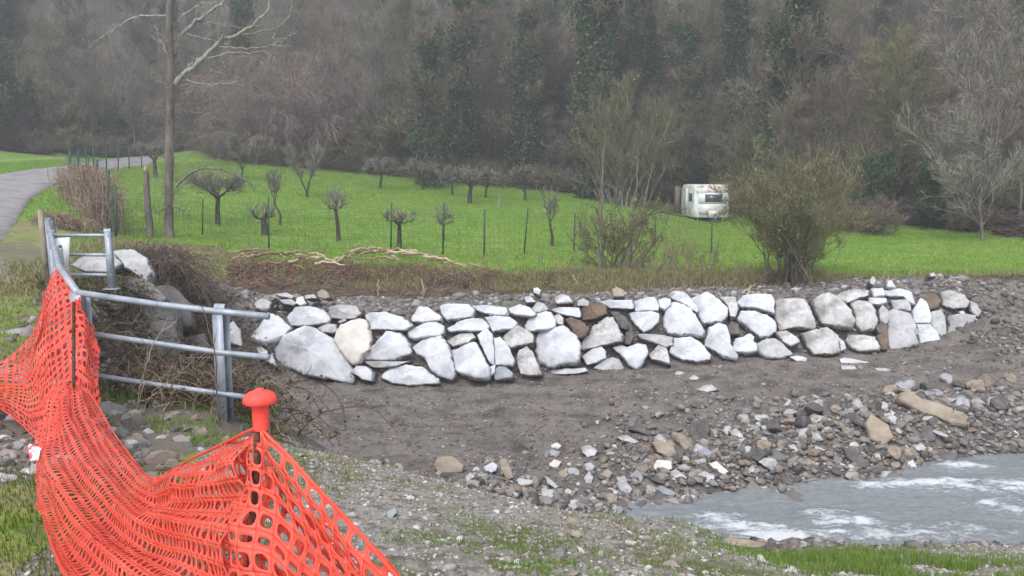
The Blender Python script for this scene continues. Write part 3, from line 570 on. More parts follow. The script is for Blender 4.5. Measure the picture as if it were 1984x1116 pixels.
L8=[
([(1275,80),(1300,35),(1350,30),(1400,70),(1480,95),(1580,130),(1612,180),(1560,212),(1480,180),(1400,160),(1320,120)],'t','huge smooth tan boulder lying long on the river bed at right'),
([(1100,200),(1140,150),(1230,210),(1262,290),(1200,332),(1130,290)],'t','big grey-brown boulder with an upright face, left of the huge tan one'),
([(1385,215),(1470,215),(1500,260),(1490,302),(1430,307),(1390,260)],'d','dark squat boulder below the huge tan one'),
([(1460,160),(1500,165),(1535,230),(1530,292),(1490,240),(1440,190)],'d','dark slab leaning on the huge tan boulder\'s underside'),
([(790,175),(850,155),(950,180),(920,202),(830,197)],'m','long pale flat rock on the dirt left of the big boulders'),
([(780,240),(800,205),(860,210),(840,250),(800,264)],'t','tan rock just below the long pale flat one'),
([(360,240),(400,225),(440,270),(440,302),(400,297)],'m','pale upright slab on the rubble slope above the level grey block'),
([(1460,395),(1520,345),(1600,365),(1618,390),(1570,422),(1500,417)],'d','dark flat boulder jutting into the river'),
([(1320,420),(1370,398),(1390,440),(1385,470),(1330,452)],'w','bright white rock standing in the river\'s edge'),
([(1880,240),(1910,222),(1952,260),(1940,282),(1890,270)],'w','bright white rock far right above the water'),
([(1760,240),(1785,232),(1800,246),(1775,256)],'w','small white stone left of the far right white rock'),
([(990,340),(1060,360),(1130,420),(1120,452),(1060,442),(1000,390)],'d','dark boulder sloping to the right above the white rock in the water'),
([(320,835),(360,825),(480,840),(590,855),(540,887),(420,882),(340,864)],'t','flat tan slab lying in grass on the near river edge'),
([(770,830),(800,805),(860,820),(850,850),(790,855)],'d','brown stone on the near river edge, in front of foam'),
([(920,815),(980,798),(1050,815),(1060,855),(960,862)],'t','wide brown boulder poking up behind the near green grass'),
([(1110,850),(1145,835),(1185,855),(1170,875),(1120,872)],'d','small brown-grey boulder right of the one behind the grass'),
([(1000,450),(1050,440),(1078,455),(1050,476),(1010,470)],'t','low tan stone at the water in a gap of the dark boulders'),
([(1155,370),(1185,360),(1200,400),(1175,415)],'g','grey upright stone right of the sloping dark boulder'),
([(1330,345),(1380,340),(1405,390),(1360,400),(1335,380)],'g','grey boulder above the white rock standing in the river'),
([(1360,310),(1400,300),(1445,335),(1430,370),(1385,350)],'g','grey angular boulder below the dark squat one'),
([(460,455),(490,428),(512,460),(490,485),(465,478)],'m','pale green-grey stone right of the level grey block'),
([(250,420),(290,410),(360,470),(340,490),(290,475)],'c','cream brick-like rock pair end, just above the level grey block'),
([(680,320),(720,315),(745,350),(725,375),(690,350)],'g','grey stone alone on the dirt slope in the middle of the right bank'),
([(640,490),(690,485),(720,520),(700,550),(650,520)],'d','dark stone on the water line near the centre of the river\'s far edge'),
([(495,555),(540,532),(590,560),(570,577),(510,572)],'g','grey flat stone on the water line left of the dark one'),
([(1565,235),(1610,230),(1655,265),(1630,275)],'k','bluish flat rock right of the huge tan boulder\'s end'),
([(1795,300),(1830,290),(1860,320),(1840,345),(1800,325)],'k','greenish grey rock on the far right bank below the small white stone'),
([(1890,290),(1930,278),(1965,300),(1950,330),(1900,325)],'k','grey-blue rock below the far right white rock'),
([(1185,95),(1215,80),(1240,95),(1225,130),(1200,125)],'g','pale grey stone left of the huge tan boulder\'s raised end'),
([(1205,150),(1240,140),(1285,170),(1270,210),(1230,200)],'g','grey stone wedged between the grey-brown boulder and the huge tan one'),
]
for conv,L in ((c7,L7),(c8,L8)):
    for P,k,lab in L:
        sd+=1; ground_rock(conv(P),k,lab,sd)
for P,k,lab in [([(1360,700),(1380,682),(1430,690),(1435,712),(1370,716)],'m','pale stone alone on the dirt in front of the bluish foot boulder'),
 ([(1465,735),(1500,712),(1550,735),(1530,750),(1475,748)],'m','small whitish stone on the dirt right of the other lone pale stone'),
 ([(1525,825),(1570,790),(1640,785),(1690,825),(1600,842)],'m','pale grey rock in the middle of the bare dirt strip')]:
    sd+=1; ground_rock(c5(P),k,lab,sd)
for P,k,lab in [([(440,585),(480,572),(558,592),(555,612),(490,616)],'w','flat white stone lying on the dirt in front of the wall\'s right half'),
 ([(765,595),(800,588),(970,620),(965,632),(780,630)],'w','long white slab lying flat on the dirt before the torn-edged boulder'),
 ([(775,640),(870,640),(890,668),(780,670)],'g','grey flat stone below the long white slab'),
 ([(1000,655),(1120,662),(1125,682),(1010,672)],'g','thin grey plate on the dirt before the tall brownish slab')]:
    sd+=1; ground_rock(c6(P),k,lab,sd)
M['gd']=stone_mat('dark_grey_stone',[(.13,.125,.12),(.19,.185,.18),(.26,.255,.25)],(.09,.08,.07),.95,1.3)  # darker variant of the grey stone colours, for the left bank slabs
# big slabs of the old bank protection at left
for P,k,lab,zz in [([(205,520),(215,490),(262,486),(292,505),(300,530),(290,552),(262,532),(235,520)],'g','large pale slab with parallel cracks on the bank top behind the metal posts',14.6),
 ([(135,512),(160,498),(225,494),(240,512),(215,532),(165,528)],'g','low pale slab left of the cracked one, behind the short metal rails',13.6),
 ([(232,552),(260,540),(290,545),(330,585),(318,592),(270,575)],'gd','grey slab half under brambles below the cracked pale slab',14.0),
 ([(225,600),(285,585),(345,600),(355,680),(355,790),(290,800),(228,790),(218,660)],'gd','big grey face block seen between the metal rails',14.6),
 ([(372,705),(398,695),(402,745),(375,750)],'g','small pale block right of the big grey face block, under the low rail',16.5),
 ([(436,640),(450,620),(468,640),(470,672),(440,668)],'g','grey stone right behind the metal post at the cut rails',17.3),
 ([(290,560),(335,556),(372,590),(380,640),(330,650),(296,610)],'d','dark damp block above right of the big grey face block',16),
 ([(350,660),(400,650),(412,690),(370,700)],'d','dark low block right of the big grey face block',16)]:
    sd+=1; ground_rock(P,k,lab,sd,'bank_block',.5,'stone block','stone blocks of the bank beside the bridge rail',.03,.05,None,zz)
# ---------------------------------------------------------------- scattered stones (uncountable)
M['pebble']=mat('pebble_mix',[(.075,.068,.062),(.14,.13,.125),(.24,.23,.22),(.21,.165,.13),(.33,.32,.31),(.52,.52,.52)],5,.9,.3,30,rnd=.85,stops=[0,.25,.45,.62,.8,.97],spec=.15)
M['clod']=mat('earth_clods',[(0.067, 0.057, 0.052), (0.141, 0.121, 0.111), (0.208, 0.181, 0.167), (0.446, 0.423, 0.409)],5,.95,.4,20,rnd=.85,stops=[0,.35,.75,1.0],spec=.1)
import bmesh
def ico(sub,seed):
    bm=bmesh.new(); bmesh.ops.create_icosphere(bm,subdivisions=sub,radius=1); V=np.array([v.co[:] for v in bm.verts]); Fc=np.array([[v.index for v in f.verts] for f in bm.faces]); bm.free()
    r=np.random.default_rng(seed)
    for _ in range(9):   # planar cuts
        n=r.standard_normal(3); n/=np.linalg.norm(n); d=r.uniform(.32,.8); s=V@n; k=s>d; V[k]-=n*(s[k]-d)[:,None]
    return V+r.standard_normal(V.shape)*.03,Fc
ROCK1=[ico(1,i) for i in range(10)]; ROCK2=[ico(3,i+50) for i in range(12)]
def scatter_rocks(name,x,y,s,m,bank,group=None,flat=.6,sink=.25,kind='stuff',label=None,cat=None,z=None,rbias=None):
    n=len(x); z=Z(x,y) if z is None else z; k=rng.integers(0,len(bank),n); Vs=[];Fs=[];A=[];off=0
    rz=rng.uniform(0,6.28,n); tx=rng.normal(0,.3,n); rv=rng.uniform(0,1,n) if rbias is None else rbias
    for b in range(len(bank)):
        I=np.nonzero(k==b)[0]; 
        if not len(I): continue
        V,Fc=bank[b]; sc=np.stack([s[I]*rng.uniform(.8,1.3,len(I)),s[I]*rng.uniform(.6,1,len(I)),s[I]*flat*rng.uniform(.7,1.3,len(I))],-1)
        W=V[None]*sc[:,None]; c,s_=np.cos(tx[I])[:,None],np.sin(tx[I])[:,None]; Y=W[...,1]*c-W[...,2]*s_; Zz=W[...,1]*s_+W[...,2]*c; X=W[...,0]
        c,s_=np.cos(rz[I])[:,None],np.sin(rz[I])[:,None]; X,Y=X*c-Y*s_,X*s_+Y*c
        W=np.stack([X+x[I,None],Y+y[I,None],Zz+(z[I]+s[I]*(flat*.5-sink))[:,None]],-1)
        nv=len(V); Vs.append(W.reshape(-1,3)); Fs.append((Fc[None]+(np.arange(len(I))*nv)[:,None,None]+off).reshape(-1,3)); A.append(np.repeat(rv[I],nv)); off+=nv*len(I)
    o=mk(name,np.concatenate(Vs),np.concatenate(Fs),m,None,False,{'rnd':np.concatenate(A)}); tag(o,label,cat,group,kind); return o
def samp(n,x0,x1,y0,y1,zs,dens=None,maxpx=None):
    x=rng.uniform(x0,x1,n); y=rng.uniform(y0,y1,n); k=np.isin(zone(x,y),zs)&(np.abs(x)<y*.68+.6)
    if dens is not None: k&=rng.uniform(0,1,n)<dens(x,y)
    return x[k],y[k]
M['gravel']=mat('gravel_mix',[(.13,.12,.11),(.22,.205,.19),(.32,.305,.285),(.27,.22,.18),(.42,.41,.39),(.65,.64,.62)],5,.9,.3,30,rnd=.85,stops=[0,.25,.5,.65,.82,.98],spec=.15)
# near gravel slope
x,y=samp(120000,-4.2,11,3.2,12.3,[0],lambda x,y:.35+.9*np.clip(fbm(x*.9,y*.9,3,5)+.35,0,1))
s=np.exp(rng.normal(-4.3,.45,len(x)))
scatter_rocks('gravel',x,y,s,M['gravel'],ROCK1,label='grey gravel strewn over the near bank slope',cat='gravel',flat=.55)
x,y=samp(1500,-4,11,3.4,12.3,[0]); s=np.exp(rng.normal(-3.35,.35,len(x)))
scatter_rocks('cobbles',x,y,s,M['gravel'],ROCK2,label='loose cobbles among the gravel of the near bank',cat='cobbles',flat=.55)
# stones beside the net at left, under the railing
x=np.concatenate([rng.uniform(-4.6,-2.1,1500)]); y=rng.uniform(4.6,7.6,1500); k=(rng.uniform(0,1,1500)<np.exp(-((x+3.3)**2/.5+(y-5.6)**2/.9))); x,y=x[k],y[k]
scatter_rocks('cobbles',x,y,np.exp(rng.normal(-3.0,.4,len(x))),M['pebble'],ROCK2,label='grey stones heaped between the orange net and the metal railing',cat='cobbles')
# riverbed dirt
wel=lambda x:np.where(x<NC[-1,0],li(NC,x),np.interp(x,WE[:,0],WE[:,1]))
x,y=samp(95000,-6,17,8.5,22,[1],lambda x,y:(y>wel(x)-.1)*(.30+1.2*np.clip(fbm(x*.6,y*1.6,3,15)+.1,0,1)))
scatter_rocks('earth_clods',x,y,np.exp(rng.normal(-3.75,.5,len(x))),M['clod'],ROCK1,label='earth clods and pebbles on the dug river bed',cat='clods',flat=.6,sink=.3)
# rubble bank along the water
def rub(x,y):
    d=y-wel(x); w=np.interp(x,[-2.5,-1,2,5,9,16],[.6,1.2,1.7,1.9,1.6,1.1]); return np.exp(-np.clip(d-w*.25,0,9)/w*1.9)*(d>-.25)*np.interp(x,[-2.4,-1.2],[0,1])
x,y=samp(30000,-2.4,17,8.5,17,[1],rub)
scatter_rocks('rubble',x,y,np.exp(rng.normal(-2.95,.42,len(x))),M['pebble'],ROCK1,label='grey rubble piled along the far water edge',cat='rubble',flat=.62,sink=.15)
x,y=samp(7500,-2.4,17,8.5,17,[1],rub); s=np.minimum(np.exp(rng.normal(-2.4,.36,len(x))),.17)
scatter_rocks('rubble',x,y,s,M['pebble'],ROCK2,label='fist to head sized stones piled along the far water edge',cat='rubble',flat=.62,sink=.1)
x,y=samp(14000,1.5,17,8.5,17,[1],rub); scatter_rocks('rubble',x,y,np.minimum(np.exp(rng.normal(-2.75,.4,len(x))),.16),M['pebble'],ROCK1,label='mixed grey stones heaped on the right part of the water edge',cat='rubble',flat=.7,sink=0.0,rbias=rng.uniform(0,.75,len(x)))
protoR=[]
for i in range(6):
    V,Fc=ROCK2[i]; me_o=mk('river_boulder',V*np.array([1,.8,.7]),Fc,[M['d'],M['t'],M['g']][i%3],None,False,{'edge':np.full(len(V),.2)}); protoR.append(me_o)
nb=0; used=[0]*6
while nb<64:
    x=rng.uniform(2.5,14); y=rng.uniform(12.5,18); d=y-np.interp(x,WE[:,0],WE[:,1])
    if d<.15 or d>2.3 or abs(x)>y*.63 or rng.uniform()>np.interp(x,[2.5,6,9,14],[.25,1,1,.5]): continue
    i=nb%6; o=protoR[i] if not used[i] else protoR[i].copy()
    if used[i]: COL.objects.link(o)
    used[i]=1; s_=rng.uniform(.13,.30); o.location=(x,y,float(Z(x,y))+s_*.25); o.scale=(s_*rng.uniform(.9,1.4),s_,s_*rng.uniform(.7,1.1)); o.rotation_euler=(rng.normal(0,.3),rng.normal(0,.3),rng.uniform(0,6.28))
    tag(o,['dark grey','tan','pale grey'][i%3]+' boulder half buried in the rubble bank along the far water edge','boulder','boulders half buried in the rubble bank'); nb+=1
# right end: dirt slope and near right mud edge
x,y=samp(5000,11.5,18,14,24,[1,2,3]); scatter_rocks('earth_clods',x,y,np.exp(rng.normal(-2.9,.5,len(x))),M['clod'],ROCK1,label='brown clods on the slope right of the stone wall',cat='clods')
x,y=samp(7000,2.3,9,6.8,11,[0],lambda x,y:np.clip((y-np.interp(x,NG[:,0],NG[:,1])+.4)*2,0,1)); scatter_rocks('earth_clods',x,y,np.exp(rng.normal(-3.2,.5,len(x))),M['clod'],ROCK1,label='dark muddy lumps along the near water edge',cat='clods')
# ledge and wall core
x,y=samp(34000,-7,14,18,24,[3],lambda x,y:.2+1.2*np.clip(fbm(x*.7,y*1.5,3,25)+.25,0,1)); scatter_rocks('rubble',x,y,np.exp(rng.normal(-3.1,.55,len(x))),M['pebble'],ROCK1,label='small stones on the ledge behind the boulder wall',cat='rubble',rbias=rng.uniform(0,1,len(x))**1.3)
x,y=samp(14000,-7,14,18,22.5,[2]); scatter_rocks('rubble',x,y,np.exp(rng.normal(-2.7,.4,len(x))),M['clod'],ROCK1,label='earthy stones packed in the gaps between the wall boulders',cat='rubble',sink=.3)
x,y=samp(5000,-9,-3,7.5,19.5,[7,8],lambda x,y:(x>np.interp(y,LT[:,1],LT[:,0])-.7)*1.0); scatter_rocks('rubble',x,y,np.minimum(np.exp(rng.normal(-2.9,.6,len(x))),.2),M['clod'],ROCK1,label='earth and stones on the steep bank side behind the metal railing',cat='rubble')
# flat stones pile above the wall's left end
n=260; a=rng.normal(0,1,n); px=545+a*42; py=588-rng.uniform(0,22,n)*np.exp(-a*a/2)
H=np.array([wy(px[i],py[i],20.0) for i in range(n)]); k=H[:,2]>Z(H[:,0],H[:,1])-.3
scatter_rocks('rubble',H[k,0],H[k,1]+rng.uniform(-.3,.4,k.sum()),np.exp(rng.normal(-2.15,.3,k.sum())),M['pebble'],ROCK2,label='flat grey stones piled above the left end of the boulder wall',cat='rubble',flat=.35,z=H[k,2]-.08,rbias=rng.uniform(.3,.9,k.sum()))
# ---------------------------------------------------------------- grass blades
def blades(name,x,y,h,w,m,label,lean=.5,z=None,par=None,per=1):
    n=len(x); z=Z(x,y) if z is None else z; a=rng.uniform(0,6.28,n); la=rng.uniform(0,6.28,n); le=rng.uniform(.1,1,n)*lean*h
    dx=np.cos(a)*w; dy=np.sin(a)*w; b=np.stack([x,y,z-.01],-1); e=np.stack([dx,dy,0*dx],-1)
    mid=b+np.stack([np.cos(la)*le*.35,np.sin(la)*le*.35,h*.6],-1); tip=b+np.stack([np.cos(la)*le,np.sin(la)*le,h*rng.uniform(.8,1,n)],-1)
    V=np.stack([b-e,b+e,mid+e*.7,mid-e*.7,tip],1).reshape(-1,3); i=np.arange(n)[:,None]*5
    return mk(name,V,[i+np.array([[0,1,2,3]]),i+np.array([[3,2,4]])],m,par,False,{'rnd':np.repeat(rng.uniform(0,1,n),5)})
M['blade']=mat('grass_blades',[(.09,.16,.02),(.15,.26,.04),(.23,.33,.08),(.36,.31,.17)],2,.7,0,rnd=.8,stops=[0,.4,.75,1],transl=.35,spec=.2)
M['blade_dark']=mat('dark_turf_blades',[(.06,.11,.012),(.11,.17,.02),(.17,.21,.035),(.28,.24,.10)],1.2,.75,0,rnd=.7,stops=[0,.4,.8,1],transl=.3,spec=.2)
M['blade_dry']=mat('dry_grass_blades',[(0.168, 0.18, 0.06), (0.288, 0.24, 0.132), (0.408, 0.336, 0.216)],2,.8,0,rnd=.8,transl=.3)
def tuft(cx,cy,n,r,h,w,m,lab,dens=1):
    a=rng.uniform(0,6.28,n); rr=r*np.sqrt(rng.uniform(0,1,n)); x=cx+np.cos(a)*rr; y=cy+np.sin(a)*rr
    cl=fbm(x*3.5,y*3.5,3,8); k=cl>-.02; x,y=x[k],y[k]; hh=h*rng.uniform(.4,1.1,len(x))
    tag(blades('grass',x,y,hh,w,m,lab,.6),lab,'grass',None,'stuff')
def pix(px,py): h=hit(px,py); return h[0],h[1]
# right foreground grass
x=rng.uniform(1.2,5.2,42000); y=rng.uniform(4.2,8.2,42000); P_=np.array([pix(q,1075) for q in (1150,1250,1400,1500,1650,1800,1900)])
yg=np.interp(x,NG[:,0],NG[:,1]); dd=np.exp(-((x-3.1)/1.35)**2)*np.exp(-((y-5.9)/1.5)**2)
k=(rng.uniform(0,1,len(x))<dd*1.3+.03)&(y<yg+.15)&(fbm(x*2.2,y*2.2,3,4)>-.03); x,y=x[k],y[k]
tag(blades('grass',x,y,rng.uniform(.04,.13,len(x))*np.exp(-((x-3.2)/1.6)**2)+.02,.0035,M['blade'],''),'bright green grass on the near bank in front of the foaming water','grass',None,'stuff')
for px,py,r,n,h in [(900,1065,.75,4200,.09),(1000,1045,.7,3000,.08),(700,930,1.0,3200,.09),(640,905,.7,1200,.08),(800,1095,.6,1800,.06),(1250,1090,.8,2600,.10),(1150,1000,.5,1500,.10),(1300,1000,.3,260,.2),(1290,1045,.4,500,.12),(820,965,.45,700,.07),(1060,1100,.5,2200,.09),(960,1110,.5,2000,.08),(560,880,.5,1500,.10),(880,985,.4,600,.07)]:
    a,b=pix(px,py); tuft(a,b,int(n*.42),r*.72,h*.55,.0028,M['blade'],'patch of short green grass growing through the near gravel')
for px,py,r,n,h in [(340,835,.8,3800,.13),(420,800,.55,2400,.14),(300,860,.5,1400,.10),(520,835,.5,1300,.11),(700,900,.8,1500,.12),(240,775,.3,500,.2),(1230,1060,.7,1500,.07),(1130,1010,.6,900,.09),(620,925,.6,900,.1)]:
    a,b=pix(px,py); tuft(a,b,int(n*.5),r*.75,h*.7,.003,M['blade_dry'] if n in(1500,900) else M['blade'],'tufts of green and straw grass at the foot of the metal railing')
# left foreground turf
x=rng.uniform(-4.6,-.4,60000); y=rng.uniform(2.4,8.6,60000)
k=((x<-1.05-.18*(y-3))&(x>-y*.68-.3)&(y<5.0+.4*fbm(x,y,2,3)))|((x<-3.9)&(x>-y*.68)&(y>6.3)); x,y=x[k],y[k]
tag(blades('grass',x,y,rng.uniform(.025,.06,len(x)),.0035,M['blade_dark'],''),'dark green turf left of the orange net','grass',None,'stuff')
x=rng.uniform(-13,-4.5,90000); y=rng.uniform(6.5,24,90000)
k=np.isin(zone(x,y),[8])&(x>-y*.66-.3)&(fbm(x*1.1,y*1.1,3,44)>-.16)&(x>np.interp(y,[6,16.8,22,30],[-13,-9.9,-12.0,-16])); x,y=x[k],y[k]
tag(blades('grass',x,y,rng.uniform(.03,.08,len(x)),.006,M['blade'],''),'green verge grass between the road and the bank','grass',None,'stuff')
# meadow
x=rng.uniform(-34,26,420000); y=22+rng.uniform(0,1,420000)**1.3*46
k=(zone(x,y)==5)&(np.abs(x)<y*.65+1)&((x>-.55*y+1.5)|(y>24)); x,y=x[k],y[k]; kk=(np.abs(y-li(ST,x))<1.0)
M['blade_meadow']=mat('meadow_blades',[(0.144, 0.251, 0.04), (0.203, 0.345, 0.058), (0.282, 0.411, 0.09), (0.367, 0.401, 0.16)],.5,.8,0,rnd=.6,stops=[.1,.4,.75,1],transl=.35,spec=.1)
tag(blades('grass',x,y,rng.uniform(.04,.10,len(x))*(1+kk),.011+.0006*(y-22),M['blade_meadow'],'',.7),'bright green meadow grass of the orchard','grass',None,'stuff')
x=rng.uniform(-8,16,20000); y=rng.uniform(21.4,28,20000); d=y-li(ST,x)
k=(d>-.5)&(d<np.where(x<9,3.0,.7))&(rng.uniform(0,1,len(x))<np.exp(-np.clip(d,0,9)/1.1))&(fbm(x*1.2,y*2,3,6)>-.1); x,y=x[k],y[k]
tag(blades('grass',x,y,rng.uniform(.08,.3,len(x)),.009,M['blade_dry'],'',.8),'dry straw coloured grass along the meadow edge above the bank','grass',None,'stuff')

x=rng.uniform(-14,-5.5,60000); y=rng.uniform(12,27,60000); k=np.isin(zone(x,y),[8])&(x>-y*.66-.3)&(fbm(x*1.4,y*1.4,3,47)>-.08)&(x>np.interp(y,[6,16.8,22,30],[-13,-9.3,-11.5,-15])); x,y=x[k],y[k]
tag(blades('grass',x,y,rng.uniform(.04,.16,len(x)),.009,M['blade_dry'],'',.8),'straw coloured grass on the bank top behind the short metal rails','grass',None,'stuff')
x=rng.uniform(-4.2,1.6,14000); y=li(ST,x)+rng.uniform(-.9,.3,14000); k=(fbm(x*1.6,y*1.6,3,19)>.0); x,y=x[k],y[k]
tag(blades('grass',x,y,rng.uniform(.05,.18,len(x)),.009,M['blade_dry'],'',1.0),'mossy grass hanging over the dark earth cut under the pole heaps','grass',None,'stuff')
# ---------------------------------------------------------------- metal railing beside the bridge
M['galv']=mat('galvanised_steel',[(.20,.23,.27),(.30,.335,.385),(.38,.41,.46)],6,.5,.08,40,spec=.5,metal=.25,stretch=(1,1,.6))
M['wood_post']=mat('weathered_post',[(.16,.13,.10),(.27,.23,.18),(.36,.32,.26)],6,.9,.5,20,stretch=(3,3,.5))
M['white_sheet']=mat('white_plastic',[(.55,.57,.6),(.68,.70,.72)],2,.6,.05)
M['rust']=mat('rusty_rebar',[(.06,.03,.022),(.12,.055,.038),(.17,.09,.065)],18,.9,.5,60)
M['net']=mat('orange_plastic_net',[(.80,.078,.048),(.88,.115,.075),(.93,.185,.135)],3,.42,0,spec=.45,transl=.32)
M['net_cap']=mat('orange_plastic_cap',[(.80,.055,.045),(.86,.085,.065),(.74,.06,.05)],7,.55,.15,30,spec=.3)
rail=empty('metal_railing',(-4.0,8.0,float(Z(-4.4,8.0))))
tag(rail,'galvanised metal railing with three tubes and cut-off ends beside the bridge','railing')
r0=np.array(rail.location)
def L_(p): return np.array(p,float)-r0
def railtube(pts,r=.03): MB().tube([L_(p) for p in pts],r,12).build('rail',M['galv'],rail,True)
def hpost(x,y,zt,zb,wd=.10,rz=0,strap=True):
    mb=MB(); c,s=math.cos(rz),math.sin(rz); h=zt-zb; zc_=(zt+zb)/2
    for dx,dy,a,b in ((0,-wd/2,wd,.008),(0,wd/2,wd,.008),(0,0,.007,wd-.008)):
        mb.box(L_((x+dx*c-dy*s,y+dx*s+dy*c,zc_)),(a,b,h),rz)
    p=mb.build('post',M['galv'],rail)
    if strap:
        a=np.linspace(0,np.pi,13); pts=[]
        q=MB()
        ring=[L_((x,y,zt))+np.array([0,math.cos(t)*.04,math.sin(t)*.04-.0]) for t in a]
        W=np.array([[r_+np.array([c*o_,s*o_,0]) for o_ in (-wd/2-.002,wd/2+.002)] for r_ in ring]).reshape(-1,3)
        W2=W+np.tile(np.array([0,0,.006]),(len(W),1)); i=np.arange(12)*2
        q.add(np.concatenate([W,W2]),np.concatenate([np.stack([i,i+1,i+3,i+2],-1),np.stack([i,i+1,i+3,i+2],-1)+26]))
        q.build('clamp',M['galv'],p,False)
top=[wy(92,428,14.5),wy(98,452,12),wy(106,482,9.8),wy(115,518,8.1),wy(150,567,7.25)]
zt=np.array(top)
railtube(top,.032)
for dz in (.30,.60): railtube([np.array(p)-[0,0,dz] for p in top],.024)
for i_,p in enumerate(top[:4]): hpost(p[0]+.02,p[1],p[2],float(Z(p[0],p[1]))-.05,.10,R(60),i_<3)
a,b=np.array(top[1]),np.array(wy(212,452,11.6))
for dz in (0.03,.31,.60): railtube([a-[0,0,dz],b-[0,0,dz]],.024)
hpost(b[0]-.03,b[1]+.03,b[2]+.02,b[2]-.80,.085,R(10)); MB().box(L_((b[0]-.03,b[1]+.03,b[2]-.80)),(.2,.16,.015)).build('base_plate',M['galv'],rail)
railtube([wy(150,567,7.25),wy(300,589,7.12),wy(425,604,7.0),wy(521,613,6.92)],.029)
railtube([wy(150,643,7.25),wy(300,665,7.12),wy(425,683,7.0),wy(521,692,6.92)],.026)
railtube([wy(150,722,7.25),wy(300,745,7.12),wy(425,762,7.0),wy(490,771,6.95)],.024)
p=np.array(wy(424,600,7.0)); hpost(p[0],p[1]+.04,p[2],float(Z(p[0],p[1]))-.1,.10,R(-14))
p=np.array(wy(150,567,7.25)); hpost(p[0],p[1]+.04,p[2],float(Z(p[0],p[1]))-.1,.115,R(-14),False)
# white sheet hanging on the short rails
c0=[wy(106,462,11.75),wy(139,459,11.6),wy(137,517,11.6),wy(110,513,11.75)]; mb=MB()
cc=np.mean(c0,0); fr=[np.array(q)-cc for q in c0]; bk=[q+np.array([.0,.012,0]) for q in fr]
mb.add(fr+bk,np.array([[0,1,2,3],[7,6,5,4],[0,4,5,1],[1,5,6,2],[2,6,7,3],[3,7,4,0]])); 
o=mb.build('white_sheet',M['white_sheet']); o.location=cc-np.array([0,.06,0]); tag(o,'blank white plastic sheet hanging on the short metal rails','sheet')
# wooden stake
a=np.array(wy(89,406,13.0)); b=np.array(wy(91,560,13.0)); b[2]=Z(b[0],b[1])-.1
mb=MB(); mb.box((0,0,(a[2]-b[2])/2),(.075,.06,a[2]-b[2]),R(12),0,R(-1)); o=mb.build('wooden_post',M['wood_post']); o.location=b; tag(o,'square wooden post with a pale sawn top behind the road-side railing','post')
# ---------------------------------------------------------------- steel stakes
def stake(t,b,r,label,cap=False):
    t=np.array(t,float); b=np.array(b,float); e=empty('steel_stake',b); tag(e,label,'stake')
    n=60; P=np.array([b*(1-k)+t*k for k in np.linspace(0,1,n)])-b
    rr=r*(1+.10*(np.arange(n)%2)); MB().tube(P,rr,8).build('shaft',M['rust'],e,False)
    if cap:
        prof=[(.017,-.058),(.018,-.030),(.0185,-.004),(.019,-.002),(.024,0.0),(.034,.0015),(.0365,.005),(.0362,.012),(.0325,.020),(.0245,.0255),(.013,.0285),(.0095,.029),(.009,.0325),(.0075,.034),(0.0005,.034)]
        N=28; a=np.linspace(0,2*np.pi,N,endpoint=False); V=np.array([[rr_*math.cos(q),rr_*math.sin(q),z_] for rr_,z_ in prof for q in a])
        i=np.arange(len(prof)*N).reshape(len(prof),N); j=np.roll(i,-1,1)
        o=MB().add(V,np.stack([i[:-1],j[:-1],j[1:],i[1:]],-1).reshape(-1,4)).build('cap',M['net_cap'],e,True); o.location=P[-1]
    return e
stake(wy(143,585,5.45),(wy(141,900,5.35)[0],5.35,float(Z(-2.9,5.35))-.1),.011,'thin rusty steel stake with bare top standing up out of the orange net')
capz=np.array(wy(504,782,1.735)); stake(capz,np.array(wy(452,1116,1.735))*[1,1,1]+np.array([-.02,0,-.55]),.0085,'nearest rusty steel rod carrying an orange mushroom cap',True)
# ---------------------------------------------------------------- orange safety net
def surf(ribs,nc=9):
    G=[]
    for rb in ribs:
        P=np.array([wy(*p) for p in rb]); d=np.concatenate([[0],np.cumsum(np.linalg.norm(np.diff(P,axis=0),axis=1))]); d/=d[-1]
        t=np.linspace(0,1,nc); G.append(np.stack([np.interp(t,d,P[:,k]) for k in range(3)],-1))
    return np.array(G)
def cr1(G,t,axis=0):
    G=np.moveaxis(G,axis,0); n=len(G)-1; x=np.clip(t*n,0,n-1e-6); i=x.astype(int); f=(x-i).reshape((-1,)+(1,)*(G.ndim-1))
    g=lambda k:G[np.clip(i+k,0,n)]
    return .5*((2*g(0))+(-g(-1)+g(1))*f+(2*g(-1)-5*g(0)+4*g(1)-g(2))*f*f+(-g(-1)+3*g(0)-3*g(1)+g(2))*f**3)
def surf_eval(G,s,t):
    """s,t arrays -> points"""
    ns,ntt=401,161
    A=cr1(G,np.linspace(0,1,ns),0); A=np.moveaxis(cr1(A,np.linspace(0,1,ntt),1),0,1)
    x=np.clip(s,0,1)*(ns-1); y=np.clip(t,0,1)*(ntt-1); i=np.minimum(x.astype(int),ns-2); j=np.minimum(y.astype(int),ntt-2); u=(x-i)[...,None]; v=(y-j)[...,None]
    return (A[i,j]*(1-u)+A[i+1,j]*u)*(1-v)+(A[i,j+1]*(1-u)+A[i+1,j+1]*u)*v
def sfix(G,n=400):
    """arc-length parameter along s"""
    A=cr1(G,np.linspace(0,1,n),0); d=np.linalg.norm(np.diff(A,axis=0),axis=2); d=np.percentile(d,70,axis=1); c=np.concatenate([[0],np.cumsum(d)]); return c
